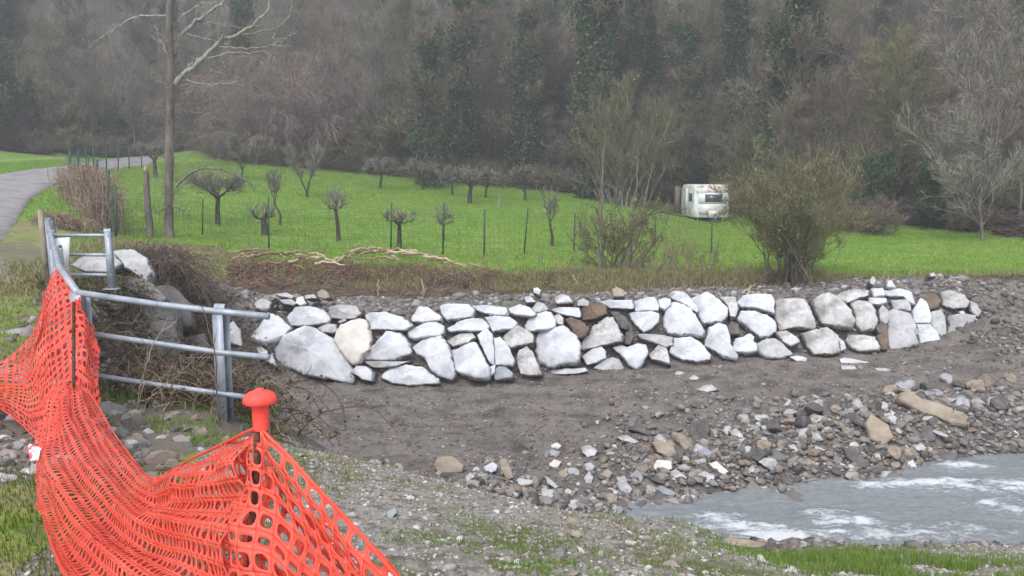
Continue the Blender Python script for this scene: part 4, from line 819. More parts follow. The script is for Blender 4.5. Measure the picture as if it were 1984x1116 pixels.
def net_piece(mb,ribs,pitch_s,ncell_t,hole=(.37,.36),wr=.02,seed=0,fold=None,ns=None):
    G=surf(ribs); c=sfix(G); Ls=c[-1]; n=ns or int(Ls/pitch_s); tt=np.linspace(0,1,len(c))
    K=12; a=np.linspace(0,2*np.pi,K,endpoint=False)+np.pi/12
    sq=np.stack([np.cos(a),np.sin(a)],-1); sq=sq/np.max(np.abs(sq),axis=1,keepdims=True)*.5
    se=np.stack([np.sign(np.cos(a))*np.abs(np.cos(a))**.75*hole[0],np.sign(np.sin(a))*np.abs(np.sin(a))**.75*hole[1]],-1)
    ci,cj=np.meshgrid(np.arange(n),np.arange(ncell_t),indexing='ij'); ci=ci.ravel()[:,None];cj=cj.ravel()[:,None]
    # every fifth row is a solid stiffening band
    band=(cj%6==5); kk=np.where(band,.55,1.0)
    S=np.concatenate([ci+.5+sq[:,0],ci+.5+se[:,0]*1.0],1)/n; T=np.concatenate([cj+.5+sq[:,1],cj+.5+se[:,1]*kk],1)/ncell_t
    S2=np.interp(S,c/Ls,tt)
    P=surf_eval(G,S2,T)
    e=.004; Pu=surf_eval(G,np.clip(S2+e,0,1),T)-surf_eval(G,np.clip(S2-e,0,1),T); Pv=surf_eval(G,S2,np.clip(T+e,0,1))-surf_eval(G,S2,np.clip(T-e,0,1))
    Nn=np.cross(Pu,Pv); Nn/=np.linalg.norm(Nn,axis=2,keepdims=True)+1e-9
    w=wr*(2.2*fbm(S*14*Ls/4+seed,T*9,3,seed+3)+.9*np.sin(T*21+4*fbm(S*5,T*2,2,seed)+seed)*(.4+.6*vnoise(S*4*Ls,T*0+seed,seed)))
    if fold: w=w+fold(S,T)
    P=P+Nn*w[...,None]
    V=P.reshape(-1,3); b=(np.arange(len(ci))*2*K)[:,None]; k=np.arange(K); k1=(k+1)%K
    Fq=np.stack([b+k,b+k1,b+K+k1,b+K+k],-1).reshape(-1,4)
    mb.add(V,Fq)
mb=MB()
A=[[(-60,700,6.3),(-60,745,6.2),(-60,790,6.0)],
   [(0,695,6.3),(0,740,6.1),(2,792,5.9)],
   [(45,665,6.5),(40,740,6.1),(40,820,5.7)],
   [(75,620,6.9),(62,720,6.2),(70,848,5.45)],
   [(92,548,7.75),(85,690,6.3),(105,850,5.25)],
   [(105,520,8.05),(112,680,6.4),(130,800,5.3)],
   [(118,514,8.12),(138,660,6.5),(148,770,5.4)],
   [(130,522,8.0),(165,640,6.5),(165,790,5.35)],
   [(140,548,7.6),(183,670,6.5),(180,795,5.4)],
   [(148,560,7.3),(193,690,6.4),(190,775,5.5)]]
net_piece(mb,A,.052,21,(.34,.33),.03,1,ns=34)
# folded second layer behind the fan
A2=[[(p[0]+dx,p[1]+6,p[2]+.12) for p in rb] for rb,dx in zip(A[3:],(6,4,2,0,-2,-6,-8))]
net_piece(mb,A2,.052,21,(.34,.34),.03,5,ns=20)
B=[[(166,752,5.45),(148,746,5.4),(130,742,5.4),(112,746,5.4),(98,756,5.45)],
   [(192,790,5.1),(160,800,4.95),(128,806,4.85),(95,822,4.95),(74,858,5.0)],
   [(218,835,4.7),(170,850,4.5),(125,868,4.4),(90,890,4.4),(72,915,4.5)],
   [(245,872,4.2),(190,895,4.0),(135,925,3.85),(100,950,3.85),(78,975,3.9)],
   [(280,918,3.7),(230,945,3.5),(170,975,3.35),(120,1005,3.3),(90,1020,3.35)],
   [(315,925,3.25),(270,975,3.1),(210,1020,2.95),(150,1060,2.85),(108,1075,2.85)],
   [(360,895,2.85),(320,960,2.75),(265,1040,2.6),(200,1110,2.4),(140,1140,2.35)],
   [(405,873,2.45),(375,950,2.4),(325,1050,2.25),(270,1150,2.05),(200,1230,1.95)],
   [(452,850,2.05),(430,950,2.0),(395,1070,1.9),(345,1190,1.75),(280,1320,1.65)],
   [(488,833,1.80),(478,920,1.78),(450,1050,1.70),(410,1210,1.6),(360,1400,1.5)],
   [(503,830,1.73),(497,905,1.72),(478,1040,1.66),(455,1210,1.56),(430,1420,1.46)],
   [(520,846,1.72),(525,920,1.72),(525,1050,1.64),(520,1230,1.52),(510,1430,1.4)],
   [(560,885,1.68),(562,960,1.66),(565,1080,1.60),(570,1260,1.47),(575,1450,1.36)],
   [(605,935,1.62),(607,1010,1.58),(612,1130,1.50),(620,1300,1.38),(635,1480,1.28)],
   [(655,988,1.54),(660,1065,1.50),(668,1190,1.40),(680,1350,1.28),(700,1520,1.2)],
   [(710,1048,1.44),(718,1130,1.40),(730,1260,1.3),(745,1420,1.2),(770,1580,1.1)],
   [(770,1118,1.34),(780,1210,1.28),(795,1340,1.2),(815,1500,1.1),(850,1660,1.0)],
   [(850,1210,1.22),(865,1310,1.17),(880,1440,1.1),(910,1600,1.0),(950,1760,.92)]]
def valley(S,T): return .10*np.exp(-((S-.30)/.09)**2)*np.sin(T*9)*0
net_piece(mb,B[:10],.058,16,(.345,.325),.026,2)
net_piece(mb,B[9:],.058,14,(.365,.34),.016,3)
# slack second layer drooping behind, between the middle and the capped rod, and beyond it
B2=[[(p[0]+10,p[1]+26+abs(i-5)*2,p[2]+.16) for p in rb] for i,rb in enumerate(B[4:10])]
net_piece(mb,B2,.058,16,(.36,.34),.035,9)
B3=[[(p[0]-16,p[1]+34,p[2]+.10) for p in rb] for rb in B[9:]]
net_piece(mb,B3,.058,14,(.37,.35),.03,11)
o=mb.build('safety_net',M['net'],None,True)
sm=o.modifiers.new('thickness','SOLIDIFY'); sm.thickness=.0022
tag(o,'orange-red plastic safety net draped over the railing and two steel stakes','safety net')
# hem cord along the upper edge
c=MB()
def hem(ribs,k,r):
    P=np.array([wy(*rb[k]) for rb in ribs]); Q_=cr1(P,np.linspace(0,1,120),0); c.tube(Q_,r,6)
hem(B,0,.0045); hem(B,-1,.0045); hem(A[1:],-1,.005)
c.build('hem_cord',M['net'],o,True)
# scrap of tape
M['tape']=mat('tape_scrap',[(.75,.08,.10),(.8,.1,.12),(.7,.68,.7),(.72,.7,.72)],14,.5,.2,40,stops=[.3,.47,.5,.7])
P=[wy(76,850,5.0),wy(100,858,4.9),wy(96,878,4.85),wy(80,880,4.9),wy(72,900,4.9),wy(78,905,4.9)]
cc=np.mean(P,0); V=np.array(P)-cc; V2=V+np.array([0,.012,.004]); o=MB().add(np.concatenate([V,V2]),[np.array([[0,1,2,3],[9,8,7,6]]),np.array([[3,4,5],[11,10,9]])]).build('tape_scrap',M['tape']); o.location=cc-np.array([0,.12,0]); tag(o,'scrap of red and white barrier tape caught on the orange net','tape')
# ---------------------------------------------------------------- branching growth (vectorised)
def unit(v): return v/(np.linalg.norm(v,axis=-1,keepdims=True)+1e-9)
def grow(P,Rr,n,t0,t1,L,ang,up,k,rg,rs=.55,rt=.25,taper=.5,wig=.18,along=False):
    """n children on each polyline of P (N,m,3); returns child polylines and radii"""
    N,m,_=P.shape; pi=np.repeat(np.arange(N),n); t=rg.uniform(t0,t1,N*n)
    if along: t=np.tile(np.linspace(t0,t1,n),N)
    x=t*(m-1); i=np.minimum(x.astype(int),m-2); f=(x-i)[:,None]
    p=P[pi,i]*(1-f)+P[pi,i+1]*f; d=unit(P[pi,i+1]-P[pi,i]); r=Rr[pi,i]*(1-f[:,0])+Rr[pi,i+1]*f[:,0]
    q=rg.standard_normal((N*n,3)); q=unit(q-(q*d).sum(1,keepdims=True)*d); a=rg.normal(ang,.15,N*n)[:,None]
    dd=unit(d*np.cos(a)+q*np.sin(a)+np.array([0,0,up])); l=L*(1-taper*t)*rg.uniform(.6,1.2,N*n)
    C=[p]; 
    for s in range(k-1):
        C.append(C[-1]+dd*(l/(k-1))[:,None]); dd=unit(dd+rg.standard_normal(dd.shape)*wig+np.array([0,0,up*.35]))
    C=np.stack(C,1); rr=(r*rs)[:,None]*np.linspace(1,rt,k)[None]
    return C,rr
def polyline(pts,k=None):
    P=np.array(pts,float)
    if k: P=cr1(P,np.linspace(0,1,k),0)
    return P[None]
def tmesh(name,layers,m,par,smooth=False,minr=0,rnd=None):
    Vs=[];Q=[];A=[];o_=0
    for C,rr,s in layers:
        V,Fq=tubes(C,np.maximum(rr,minr),s); Vs.append(V); Q.append(Fq[0]+o_); o_+=len(V); A.append(np.repeat(rng.uniform(0,1,len(C)),C.shape[1]*s))
    return mk(name,np.concatenate(Vs),np.concatenate(Q),m,par,smooth,{'rnd':np.concatenate(A)})
def leaves(mbV,centers,size,rg,flat=0.0):
    n=len(centers); a=unit(rg.standard_normal((n,3))); b=unit(np.cross(a,rg.standard_normal((n,3)))); s=(size*rg.uniform(.6,1.3,n))[:,None]
    V=np.stack([centers-a*s-b*s*.5,centers+a*s-b*s*.5,centers+a*s+b*s*.5,centers-a*s+b*s*.5],1).reshape(-1,3)
    return V,np.arange(n*4).reshape(n,4),np.repeat(rg.uniform(0,1,n),4)
def lmesh(name,C,size,m,par,rg):
    V,Q,A=leaves(None,C,size,rg); return mk(name,V,Q,m,par,False,{'rnd':A})
def bark(name,cols,sc=5): return mat(name,cols,sc,.95,.6,14,spec=.1,stretch=(1,1,.35))
M['bark']=bark('rough_bark',[(.08,.07,.06),(.15,.132,.112),(.22,.2,.175)])
M['bark_dark']=bark('dark_bark',[(.035,.03,.026),(.07,.06,.05),(.10,.09,.08)])
M['bark_pale']=mat('lichen_bark',[(.12,.12,.10),(.25,.25,.22),(.38,.38,.34)],9,.95,.5,20,spec=.1)
M['twig']=mat('grey_twigs',[(0.147, 0.133, 0.109), (0.23, 0.209, 0.175), (0.314, 0.296, 0.249)],3,.95,0,rnd=.8,spec=.05)
M['twig_brown']=mat('brown_twigs',[(0.121, 0.1, 0.071), (0.194, 0.161, 0.114), (0.267, 0.231, 0.174)],1,.95,0,rnd=.8,spec=.05)
M['twig_pink']=mat('reddish_twigs',[(0.148, 0.119, 0.095), (0.227, 0.183, 0.147), (0.289, 0.246, 0.204)],1,.95,0,rnd=.8,spec=.05)
M['twig_olive']=mat('olive_twigs',[(0.108, 0.103, 0.055), (0.179, 0.167, 0.088), (0.251, 0.242, 0.134)],1,.95,0,rnd=.8,spec=.05)
M['twig_dry']=mat('dry_vine_stems',[(.16,.11,.08),(.26,.19,.14),(.36,.28,.22)],2,.95,0,rnd=.8,spec=.05)
M['ivy']=mat('ivy_leaves',[(.022,.046,.022),(.045,.08,.036),(.08,.12,.055)],1.5,.6,0,rnd=.7,spec=.3)
M['conifer']=mat('conifer_needles',[(.015,.035,.028),(.03,.06,.045),(.05,.085,.06)],1.5,.8,0,rnd=.7,spec=.1)
M['willow_leaf']=mat('young_leaves',[(0.114, 0.138, 0.057), (0.18, 0.212, 0.092), (0.247, 0.267, 0.138)],1.5,.8,0,rnd=.8,spec=.1,transl=.3)
M['bramble']=mat('bramble_stems',[(.07,.045,.038),(.13,.095,.075),(.20,.16,.13)],3,.95,0,rnd=.8)
M['bramble_leaf']=mat('bramble_leaves',[(.05,.07,.02),(.09,.11,.035),(.13,.11,.06)],3,.8,0,rnd=.8,transl=.2)
M['post_green']=mat('green_painted_post',[(.02,.06,.045),(.03,.085,.06)],6,.6,.1)
M['wire']=mat('fence_wire',[(.06,.11,.09),(.10,.15,.12)],6,.6,0)
# ---------------------------------------------------------------- tall lopped tree with snapped top branches at left
T0=np.array(hit(329,461)); DY=T0[1]
def tp(L,dy=0): return [np.array(wy(a,b,DY+dy))-T0 for a,b in L]
def px_r(w,y=DY): return w/2/F*y
tree=empty('lopped_tree',T0); tag(tree,'tall lopped tree with bare pale branches on its right side, by the left fence','tree')
tr=cr1(np.array(tp([(328,470),(327,400),(328,300),(330,200),(330,100),(328,20),(332,-60),(330,-150)])),np.linspace(0,1,40),0)[None]
tr+=.007*rng.standard_normal(tr.shape); trr=np.interp(np.linspace(0,1,40),[0,.1,.4,.75,1],[px_r(23),px_r(17),px_r(16),px_r(11),px_r(5)])[None]
tmesh('trunk',[(tr,trr,12)],M['bark'],tree,True)
mains=[([(338,162),(362,140),(395,112),(425,80),(455,68),(490,50),(515,25),(524,-10)],11,3,0),
 ([(338,110),(350,70),(372,48),(400,28),(435,0),(460,-30)],9,4,.4),
 ([(455,68),(500,63),(540,52),(560,30),(567,0)],3.5,1.5,.3),([(425,90),(470,93),(520,90),(550,75),(580,58)],3,1.2,-.2),
 ([(400,115),(440,102),(490,102),(515,100),(530,112)],3,1.2,-.3),([(360,155),(390,162),(430,163),(470,155)],3.2,1.5,-.4),
 ([(325,32),(290,30),(250,38),(215,62),(170,92)],4.5,1.5,.2),([(325,108),(312,78),(299,45)],4,2.5,-.2),([(395,112),(375,122),(350,150)],6,5,.3),
 ([(362,66),(400,75),(440,85)],2.5,1.2,.3),([(350,35),(385,10),(410,5),(430,0)],3,1.5,-.5),([(520,90),(560,88)],2,1,-.3),
 ([(428,110),(437,130),(432,158)],2,1.2,-.2),([(303,158),(322,166)],2,3,-.1),([(400,42),(440,50),(485,55)],2,1,.2),([(530,80),(533,60),(528,30)],2,1,.2)]
for L,a,b,dy in mains:
    k=22; C=cr1(np.array(tp(L,dy)),np.linspace(0,1,k),0)[None]; C=C+.02*rng.standard_normal(C.shape); rr=np.linspace(px_r(a),px_r(b),k)[None]
    c2,r2=grow(C,rr,10,.25,.98,.55,.9,.05,5,rng,.5,.3); c3,r3=grow(c2,r2,3,.2,.9,.25,.8,.05,3,rng,.7,.4)
    tmesh('limb',[(C,rr,7),(c2,r2,4),(c3,r3,3)],M['bark_pale'],tree,True,.003)
L=[([(340,362),(370,335),(400,326),(440,332),(480,352),(492,365)],5.5,2.5),([(334,398),(350,405),(370,418)],4,2),([(292,416),(310,408),(331,396)],2.5,3.5)]
for P_,a,b in L:
    C=cr1(np.array(tp(P_,-.3)),np.linspace(0,1,20),0)[None]; rr=np.linspace(px_r(a),px_r(b),20)[None]
    c2,r2=grow(C,rr,16,.3,1,.5,1.0,.15,5,rng,.4,.3); tmesh('limb',[(C,rr,6),(c2,r2,3)],M['bark'],tree,True,.004)
c2,r2=grow(tr,trr*.25,130,.12,.62,1.0,1.0,-.12,6,rng,.2,.4,.2,.3); c3,r3=grow(c2,r2,3,.2,1,.5,.8,-.1,4,rng,.8,.5)
tmesh('climbing_vines',[(c2,r2,3),(c3,r3,3)],M['twig'],tree,False,.004)
# snapped trunk beside it
b=hit(288,460); e=empty('broken_trunk',b); tag(e,'leaning broken trunk with a pale snapped top, left of the tall lopped tree','tree trunk')
C=np.array([np.array(wy(px,py,b[1]))-b for px,py in [(290,468),(290,440),(286,400),(284,365),(283,333)]]); C=cr1(C,np.linspace(0,1,24),0)[None]; C=C+.003*rng.standard_normal(C.shape)
tmesh('trunk',[(C,np.linspace(px_r(15),px_r(10),24)[None],10)],M['bark'],e,True); s=C[0,-1]
M['snap']=mat('split_wood',[(.3,.2,.13),(.45,.34,.25)],12,.9,.4); MB().tube([s,s+[0,0,.12],s+[.02,0,.22]],[.085,.075,.02],9).build('snapped_end',M['snap'],e)
c2,r2=grow(C,np.full((1,24),.05),5,.1,.3,.3,1,.1,4,rng,.4,.3); tmesh('stub',[(c2,r2,4)],M['bark_dark'],e)
M['orchard_twig']=mat('lichened_twigs',[(0.128, 0.118, 0.098), (0.212, 0.197, 0.172), (0.289, 0.269, 0.238)],3,.95,0,rnd=.8,spec=.05)
# ---------------------------------------------------------------- orchard trees
def orchard(px,py,trunk,tips,w,h,lab,seed,kind='spread',ntw=70,mt='twig',tw=1.0,m='bark_dark',knob=False):
    """trunk: height px of the bare trunk; w,h: crown width/height px; scaled from the picture at the ground point"""
    b=hit(px,py); s=b[1]/F; rg=np.random.default_rng(seed); e=empty('fruit_tree',b); tag(e,lab,'fruit tree','fruit trees of the orchard meadow')
    th=trunk*s; r=tw*s*.40; H=h*s; Wd=w*s/2
    C=cr1(np.array([[0,0,-.1],[rg.normal(0,.03),0,th*.5],[rg.normal(0,.06),0,th]]),np.linspace(0,1,8),0)[None]
    tmesh('trunk',[(C,np.linspace(r*1.25,r*.85,8)[None],9)],M[m],e,True); top=C[0,-1]
    k=9; n=tips; az=np.linspace(0,2*np.pi,n,endpoint=False)+rg.uniform(0,.8,n); Ls=[]
    for a in az:
        q=rg.uniform(.6,1.0); X=np.array([math.cos(a),math.sin(a)])*Wd*q
        if kind=='spread': P_=[top,top+[X[0]*.33,X[1]*.33,H*.20],top+[X[0]*.68,X[1]*.68,H*rg.uniform(.3,.45)],top+[X[0]*1.0,X[1]*1.0,H*rg.uniform(.2,.5)]]
        elif kind=='vase': P_=[top,top+[X[0]*.3,X[1]*.3,H*.3],top+[X[0]*.6,X[1]*.6,H*.6],top+[X[0]*.9,X[1]*.9,H*.9]]
        else: P_=[top,top+[X[0]*.5,X[1]*.5,H*.05],top+[X[0]*.8,X[1]*.8,H*.15],top+[X[0]*.85,X[1]*.85,H*.3]]
        Ls.append(cr1(np.array(P_),np.linspace(0,1,k),0))
    B_=np.array(Ls)+rg.normal(0,.03,(n,k,3)); Br=np.linspace(r*.42,r*.14,k)[None]*np.ones((n,1))
    b2,r2=grow(B_,Br,8,.3,1,Wd*.45,.8,.25,6,rg,.6,.4); b3,r3=grow(b2,r2,5,.2,1,Wd*.32,.7,.3,5,rg,.6,.4); b4,r4=grow(b3,r3,4,.2,1,Wd*.2,.6,.35,3,rg,.7,.4)
    hi={'spread':.35,'vase':.5,'stub':.75}[kind]
    sh,rs_=grow(B_,Br,26 if kind!='stub' else 16,.3,1,H*hi*.75,.7,.40,5,rg,.2,.4,.2); sh2,rs2=grow(sh,rs_,3,.2,1,H*hi*.35,.6,.2,4,rg,.7,.5)
    tmesh('limb',[(B_,Br,6),(b2,r2,4)]+([] if kind=='stub' else []),M[m],e,True,.006)
    lay=[(sh,rs_,3),(sh2,rs2,3)]
    if kind!='stub' or knob is None: lay+=[(b3,r3,3),(b4,r4,3)]
    else:
        lay+=[(b3[::3],r3[::3],3)]
    if knob:   # thick pruned knuckles
        kn=B_[:,rg.integers(3,k,5)].reshape(-1,3); kn=kn+rg.normal(0,.05,kn.shape); kk=np.repeat(kn[:,None],3,1)+np.array([[0,0,0],[.02,0,.06],[.0,.02,.14]])[None]+rg.normal(0,.03,(len(kn),3,3)); lay+=[(kk,np.tile([.026,.03,.008],(len(kn),1)),5)]
    tmesh('crown',lay,M[mt],e,False,.0055*b[1]/40+.001)
    return e
ORCH=[(422,436,50,7,150,75,'spread',11,'fruit tree with a wide umbrella crown, right beside the tall lopped tree',1,None),
(513,456,32,4,62,50,'stub',15,'stocky pruned fruit tree with one arm crooked to the left, behind a green fence post',2,True),
(541,437,40,4,30,62,'vase',5,'slim grey fruit tree right behind the stocky crooked one',3,None),
(595,384,12,5,95,82,'vase',6,'fruit tree forking near the ground into several upright stems',4,None),
(656,468,62,4,46,60,'stub',9,'pollarded fruit tree with a dense knot of shoots on a straight trunk',5,True),
(737,367,26,6,72,52,'spread',6,'small distant fruit tree left of centre near the dark terrace line',6,None),
(774,483,52,5,82,38,'stub',10,'flat-topped pruned fruit tree with knuckled stubs, in front of the middle',7,True),
(820,369,25,5,75,55,'spread',6,'farthest fruit tree, half lost in the grey scrub behind it',8,None),
(860,466,30,3,36,60,'stub',6,'thin young fruit tree with a loop of bent twigs by a fence post',9,None),
(877,379,20,5,62,48,'spread',5,'left and thinnest of the three fruit trees standing close together',10,None),
(910,395,32,7,92,58,'spread',10,'middle and thickest of the three fruit trees standing close together',11,None),
(941,384,20,6,75,45,'spread',5,'right one of the three fruit trees standing close together',12,None),
(1016,389,30,6,70,50,'spread',6,'fruit tree alone at the meadow\'s far edge, right of the close group of three',13,None),
(1069,477,36,3,40,70,'vase',7,'spindly dead fruit tree between the two rightmost fence posts',14,None),
(303,345,32,7,60,52,'spread',9,'fruit tree half hidden behind the tall lopped tree, near the road bend',15,None),
(470,350,22,8,110,55,'vase',4,'thicket-like fruit tree in the upper left of the meadow behind the umbrella crown',16,None)]
for px,py,tk,n,w,h,kind,tw,lab,sd_,kb in ORCH: orchard(px,py,tk,n,w,h,lab,sd_,kind,mt='orchard_twig',tw=tw,knob=kb)
b=hit(965,404); e=empty('dead_stake',b); tag(e,'thin bent dead stem standing alone in the meadow right of the three close trees','dead stem'); s=b[1]/F
C=np.array([[0,0,0],[2*s,0,12*s],[1*s,0,20*s],[7*s,0,28*s]]); tmesh('stem',[(cr1(C,np.linspace(0,1,10),0)[None],np.linspace(.06,.025,10)[None],6)],M['bark_pale'],e,True)
# ---------------------------------------------------------------- meadow wire fence
def fence(posts,label,r=.028,mesh_h=1.25,cell=.22,wr=.0035,group=None):
    b0=hit(*posts[0][0]); e=empty('wire_fence',b0); tag(e,label,'fence',group); base=[];tops=[]
    for (bx,by),(tx,ty) in posts:
        b=hit(bx,by); t=np.array(wy(tx,ty,b[1])); base.append(b-b0); tops.append(t-b0)
        MB().tube([b-b0-[0,0,.1],t-b0],r,8).build('post',M['post_green'],e,True)
    W=MB(); lo=[];hi=[]
    for (p,t),(p2,t2) in zip(zip(base,tops),zip(base[1:],tops[1:])):
        L=np.linalg.norm(p2-p); n=max(2,int(L/cell)); u=np.linspace(0,1,n)[:,None]; H=mesh_h
        a=p+(t-p)/np.linalg.norm(t-p)*0; P0=p*(1-u)+p2*u; g=Z(P0[:,0]+b0[0],P0[:,1]+b0[1])-b0[2]; P0[:,2]=g+.03
        V,Fq=tubes(np.stack([P0,P0+[0,0,H]],1),np.full((n,2),wr),3); W.add(V,Fq[0])
        m_=int(H/cell)+1
        Hs=np.stack([P0+[0,0,H*i/m_] for i in range(m_+1)]); V,Fq=tubes(Hs,np.full(Hs.shape[:2],wr),3); W.add(V,Fq[0])
    W.build('wire_mesh',M['wire'],e); return e
fence([((224,462),(223,363)),((392,455),(393,384)),((521,483),(520,382)),((757,484),(759,392)),((858,494),(860,394)),((938,498),(939,406)),((1015,492),(1023,403)),((1112,489),(1114,412)),((1268,480),(1270,418)),((1378,490),(1380,425))],'green post and wire fence along the near side of the orchard')
fence([((224,462),(225,362)),((206,447),(211,330)),((186,415),(188,310)),((170,398),(171,305)),((150,382),(151,295)),((136,376),(137,292)),((133,370),(134,290))],'overgrown wire fence with closely seen posts running back beside the road',.035,1.5)
fence([((136,365),(137,292)),((152,350),(152,290)),((166,345),(166,288)),((181,342),(181,286)),((206,337),(206,284)),((229,332),(229,283)),((250,328),(250,283)),((274,325),(274,284))],'far wire fence following the road bend',.04,1.5,.4,.006)
# dry vines on the left fence
e=empty('dry_vines',hit(185,420)); tag(e,'brown dry climbing vines smothering the wire fence beside the road','vines'); e0=np.array(e.location)
n=900; u=rng.uniform(0,1,n); q0=hit(210,452);q1=hit(140,382); B0=q0[None]*(1-u[:,None])+q1[None]*u[:,None]; B0[:,:2]+=rng.normal(0,.28,(n,2)); B0[:,2]=Z(B0[:,0],B0[:,1])
hh=np.interp(u,[0,.1,.5,1],[1.5,2.0,1.7,1.1])*rng.uniform(.5,1.05,n); C=B0[:,None]+np.linspace(0,1,6)[None,:,None]*np.stack([rng.normal(0,.25,n),rng.normal(0,.2,n),hh],-1)[:,None]; C=C+rng.normal(0,.05,C.shape)
c2,r2=grow(C,np.full((n,6),.012),4,.3,1,.5,.9,-.25,4,rng,.7,.5); tmesh('stems',[(C-e0,np.full((n,6),.009),3),(c2-e0,r2,3)],M['twig_dry'],e,False,.005)
# ---------------------------------------------------------------- wooden posts near the caravan
for px,py,h,w,lab in [(1203,391,26,8,'pale wooden post at the meadow edge, left of the shrub'),(1311,414,52,9,'tall grey wooden post just left of the caravan'),(1322,415,50,6,'narrow grey wooden post between the tall post and the caravan')]:
    b=hit(px,py); s=b[1]/F; mb=MB(); mb.box((0,0,h*s/2),(w*s,w*s*.8,h*s),.2,R(1.5)); mb.box((0,0,h*s),(w*s*.7,w*s*.6,.06),.2); o=mb.build('wooden_post',M['wood_post']); o.location=b; tag(o,lab,'post')
# ---------------------------------------------------------------- caravan
M['van']=mat('dirty_caravan_shell',[(.34,.36,.35),(.58,.61,.60),(.72,.73,.71),(.45,.44,.40)],1.6,.6,.15,6,second=((.26,.27,.20),None,2.8,.60,.06))
M['van_top']=mat('peeling_caravan_roof',[(.45,.37,.30),(.68,.62,.56),(.75,.73,.70)],2.2,.7,.3,8,second=((.22,.17,.12),None,3.0,.58,.05))
M['van_trim']=mat('caravan_trim',[(.62,.64,.66),(.75,.76,.78)],3,.5,.05)
M['van_glass']=mat('caravan_window',[(.045,.06,.065),(.08,.10,.10)],2,.15,0,spec=.6)
M['tyre']=mat('tyre_rubber',[(.015,.015,.015),(.03,.03,.03)],8,.9,.2)
b=hit(1378,431); rzv=R(1); cv=empty('caravan',b,rzv); tag(cv,'small old dirty white caravan parked at the meadow edge behind the willow bush','caravan')
s=b[1]/F; Wv=2.18; Hv=2.1; z0=.28; Lv=3.6
prof=[(0,.0),(0,.0)]
def shell(x0,x1,y0,y1,zs,name,m,par,inset=.0,round_=.16):
    # side profile in (y,z), extruded along x; front face slants
    P_=[(y0+.05,z0),(y0-.02,z0+.55),(y0+.0,z0+1.05),(y0+.10,z0+1.65),(y0+.28,z0+1.92),(y0+.6,z0+2.05),(y1-.6,z0+2.05),(y1-.25,z0+1.9),(y1-.05,z0+1.5),(y1,z0+.9),(y1-.1,z0)]
    P_=cr1(np.array(P_,float),np.linspace(0,1,41),0); n=len(P_); cen=P_.mean(0)
    xs=[(x0,.93),(x0+.03,.975),(x0+.1,1),(x1-.1,1),(x1-.03,.975),(x1,.93)]; V=[]
    for x,k in xs: V.append(np.stack([np.full(n,x),cen[0]+(P_[:,0]-cen[0])*k,cen[1]+(P_[:,1]-cen[1])*k],-1))
    V=np.concatenate(V); i=np.arange(len(xs)*n).reshape(len(xs),n); j=np.roll(i,-1,1)
    q=np.stack([i[:-1],j[:-1],j[1:],i[1:]],-1).reshape(-1,4); V=np.concatenate([V,[[x0,*cen],[x1,*cen]]]); c=len(V)-2
    t=np.concatenate([np.stack([np.full(n,c),j[0],i[0]],-1),np.stack([np.full(n,c+1),i[-1],j[-1]],-1)])
    return mk(name,V,[q,t],m,par,False)
body=shell(-Wv/2,Wv/2,0,Lv,0,'body',M['van'],cv)
def vb(name,c,d,m,par,rx=0): return MB().box(c,d,0,rx).build(name,m,par)
vb('roof_band',(0,.16,z0+1.77),(Wv-.08,.03,.42),M['van_top'],cv,R(-33))
f=vb('window_frame',(0.05,-.0,z0+1.22),(1.75,.05,.62),M['van_trim'],cv,R(-6))
vb('window',(0.10,-.035,z0+1.22),(1.08,.03,.46),M['van_glass'],cv,R(-6))
vb('rain_gutter',(0,.03,z0+1.56),(1.8,.06,.04),M['van_trim'],cv)
vb('lower_panel',(0.05,-.025,z0+.55),(1.7,.03,.62),M['van'],cv,R(-3))
vb('corner_strip',(-Wv/2+.05,.05,z0+.9),(.05,.06,1.5),M['van_trim'],cv)
vb('side_window',(-Wv/2-.003,1.0,z0+1.25),(.02,.9,.5),M['van_glass'],cv); vb('side_door',(-Wv/2-.008,2.2,z0+.95),(.02,.62,1.7),M['van_trim'],cv)
g=MB()
for a in(-.35,.35): g.tube([(a,.2,z0+.02),(0,-1.0,z0+.05)],.03,6)
g.tube([(0,-1.0,z0+.07),(0,-1.25,z0+.09)],.035,6); g.tube([(0,-.95,-.0),(0,-.95,z0+.1)],.03,6); g.build('drawbar',M['galv'],cv)
vb('gas_box',(0,-.35,z0+.25),(.55,.4,.42),M['van_top'],cv)
for sx in(-1,1):
    w=MB(); a=np.linspace(0,2*np.pi,20,endpoint=False)
    pr=[(.12,-.09),(.28,-.09),(.31,-.06),(.31,.06),(.28,.09),(.12,.09)]; V=np.array([[sx*(Wv/2-.12)+x_,1.9+r_*math.cos(q),.30+r_*math.sin(q)] for r_,x_ in pr for q in a]); i=np.arange(120).reshape(6,20); j=np.roll(i,-1,1)
    w.add(V,np.stack([i,j,np.roll(j,-1,0),np.roll(i,-1,0)],-1).reshape(-1,4)).build('wheel',M['tyre'],cv,True)
    g=MB(); g.tube([(sx*.8,.25,-.05),(sx*.8,.25,z0+.05)],.035,6); g.build('leg',M['van_trim'],cv)
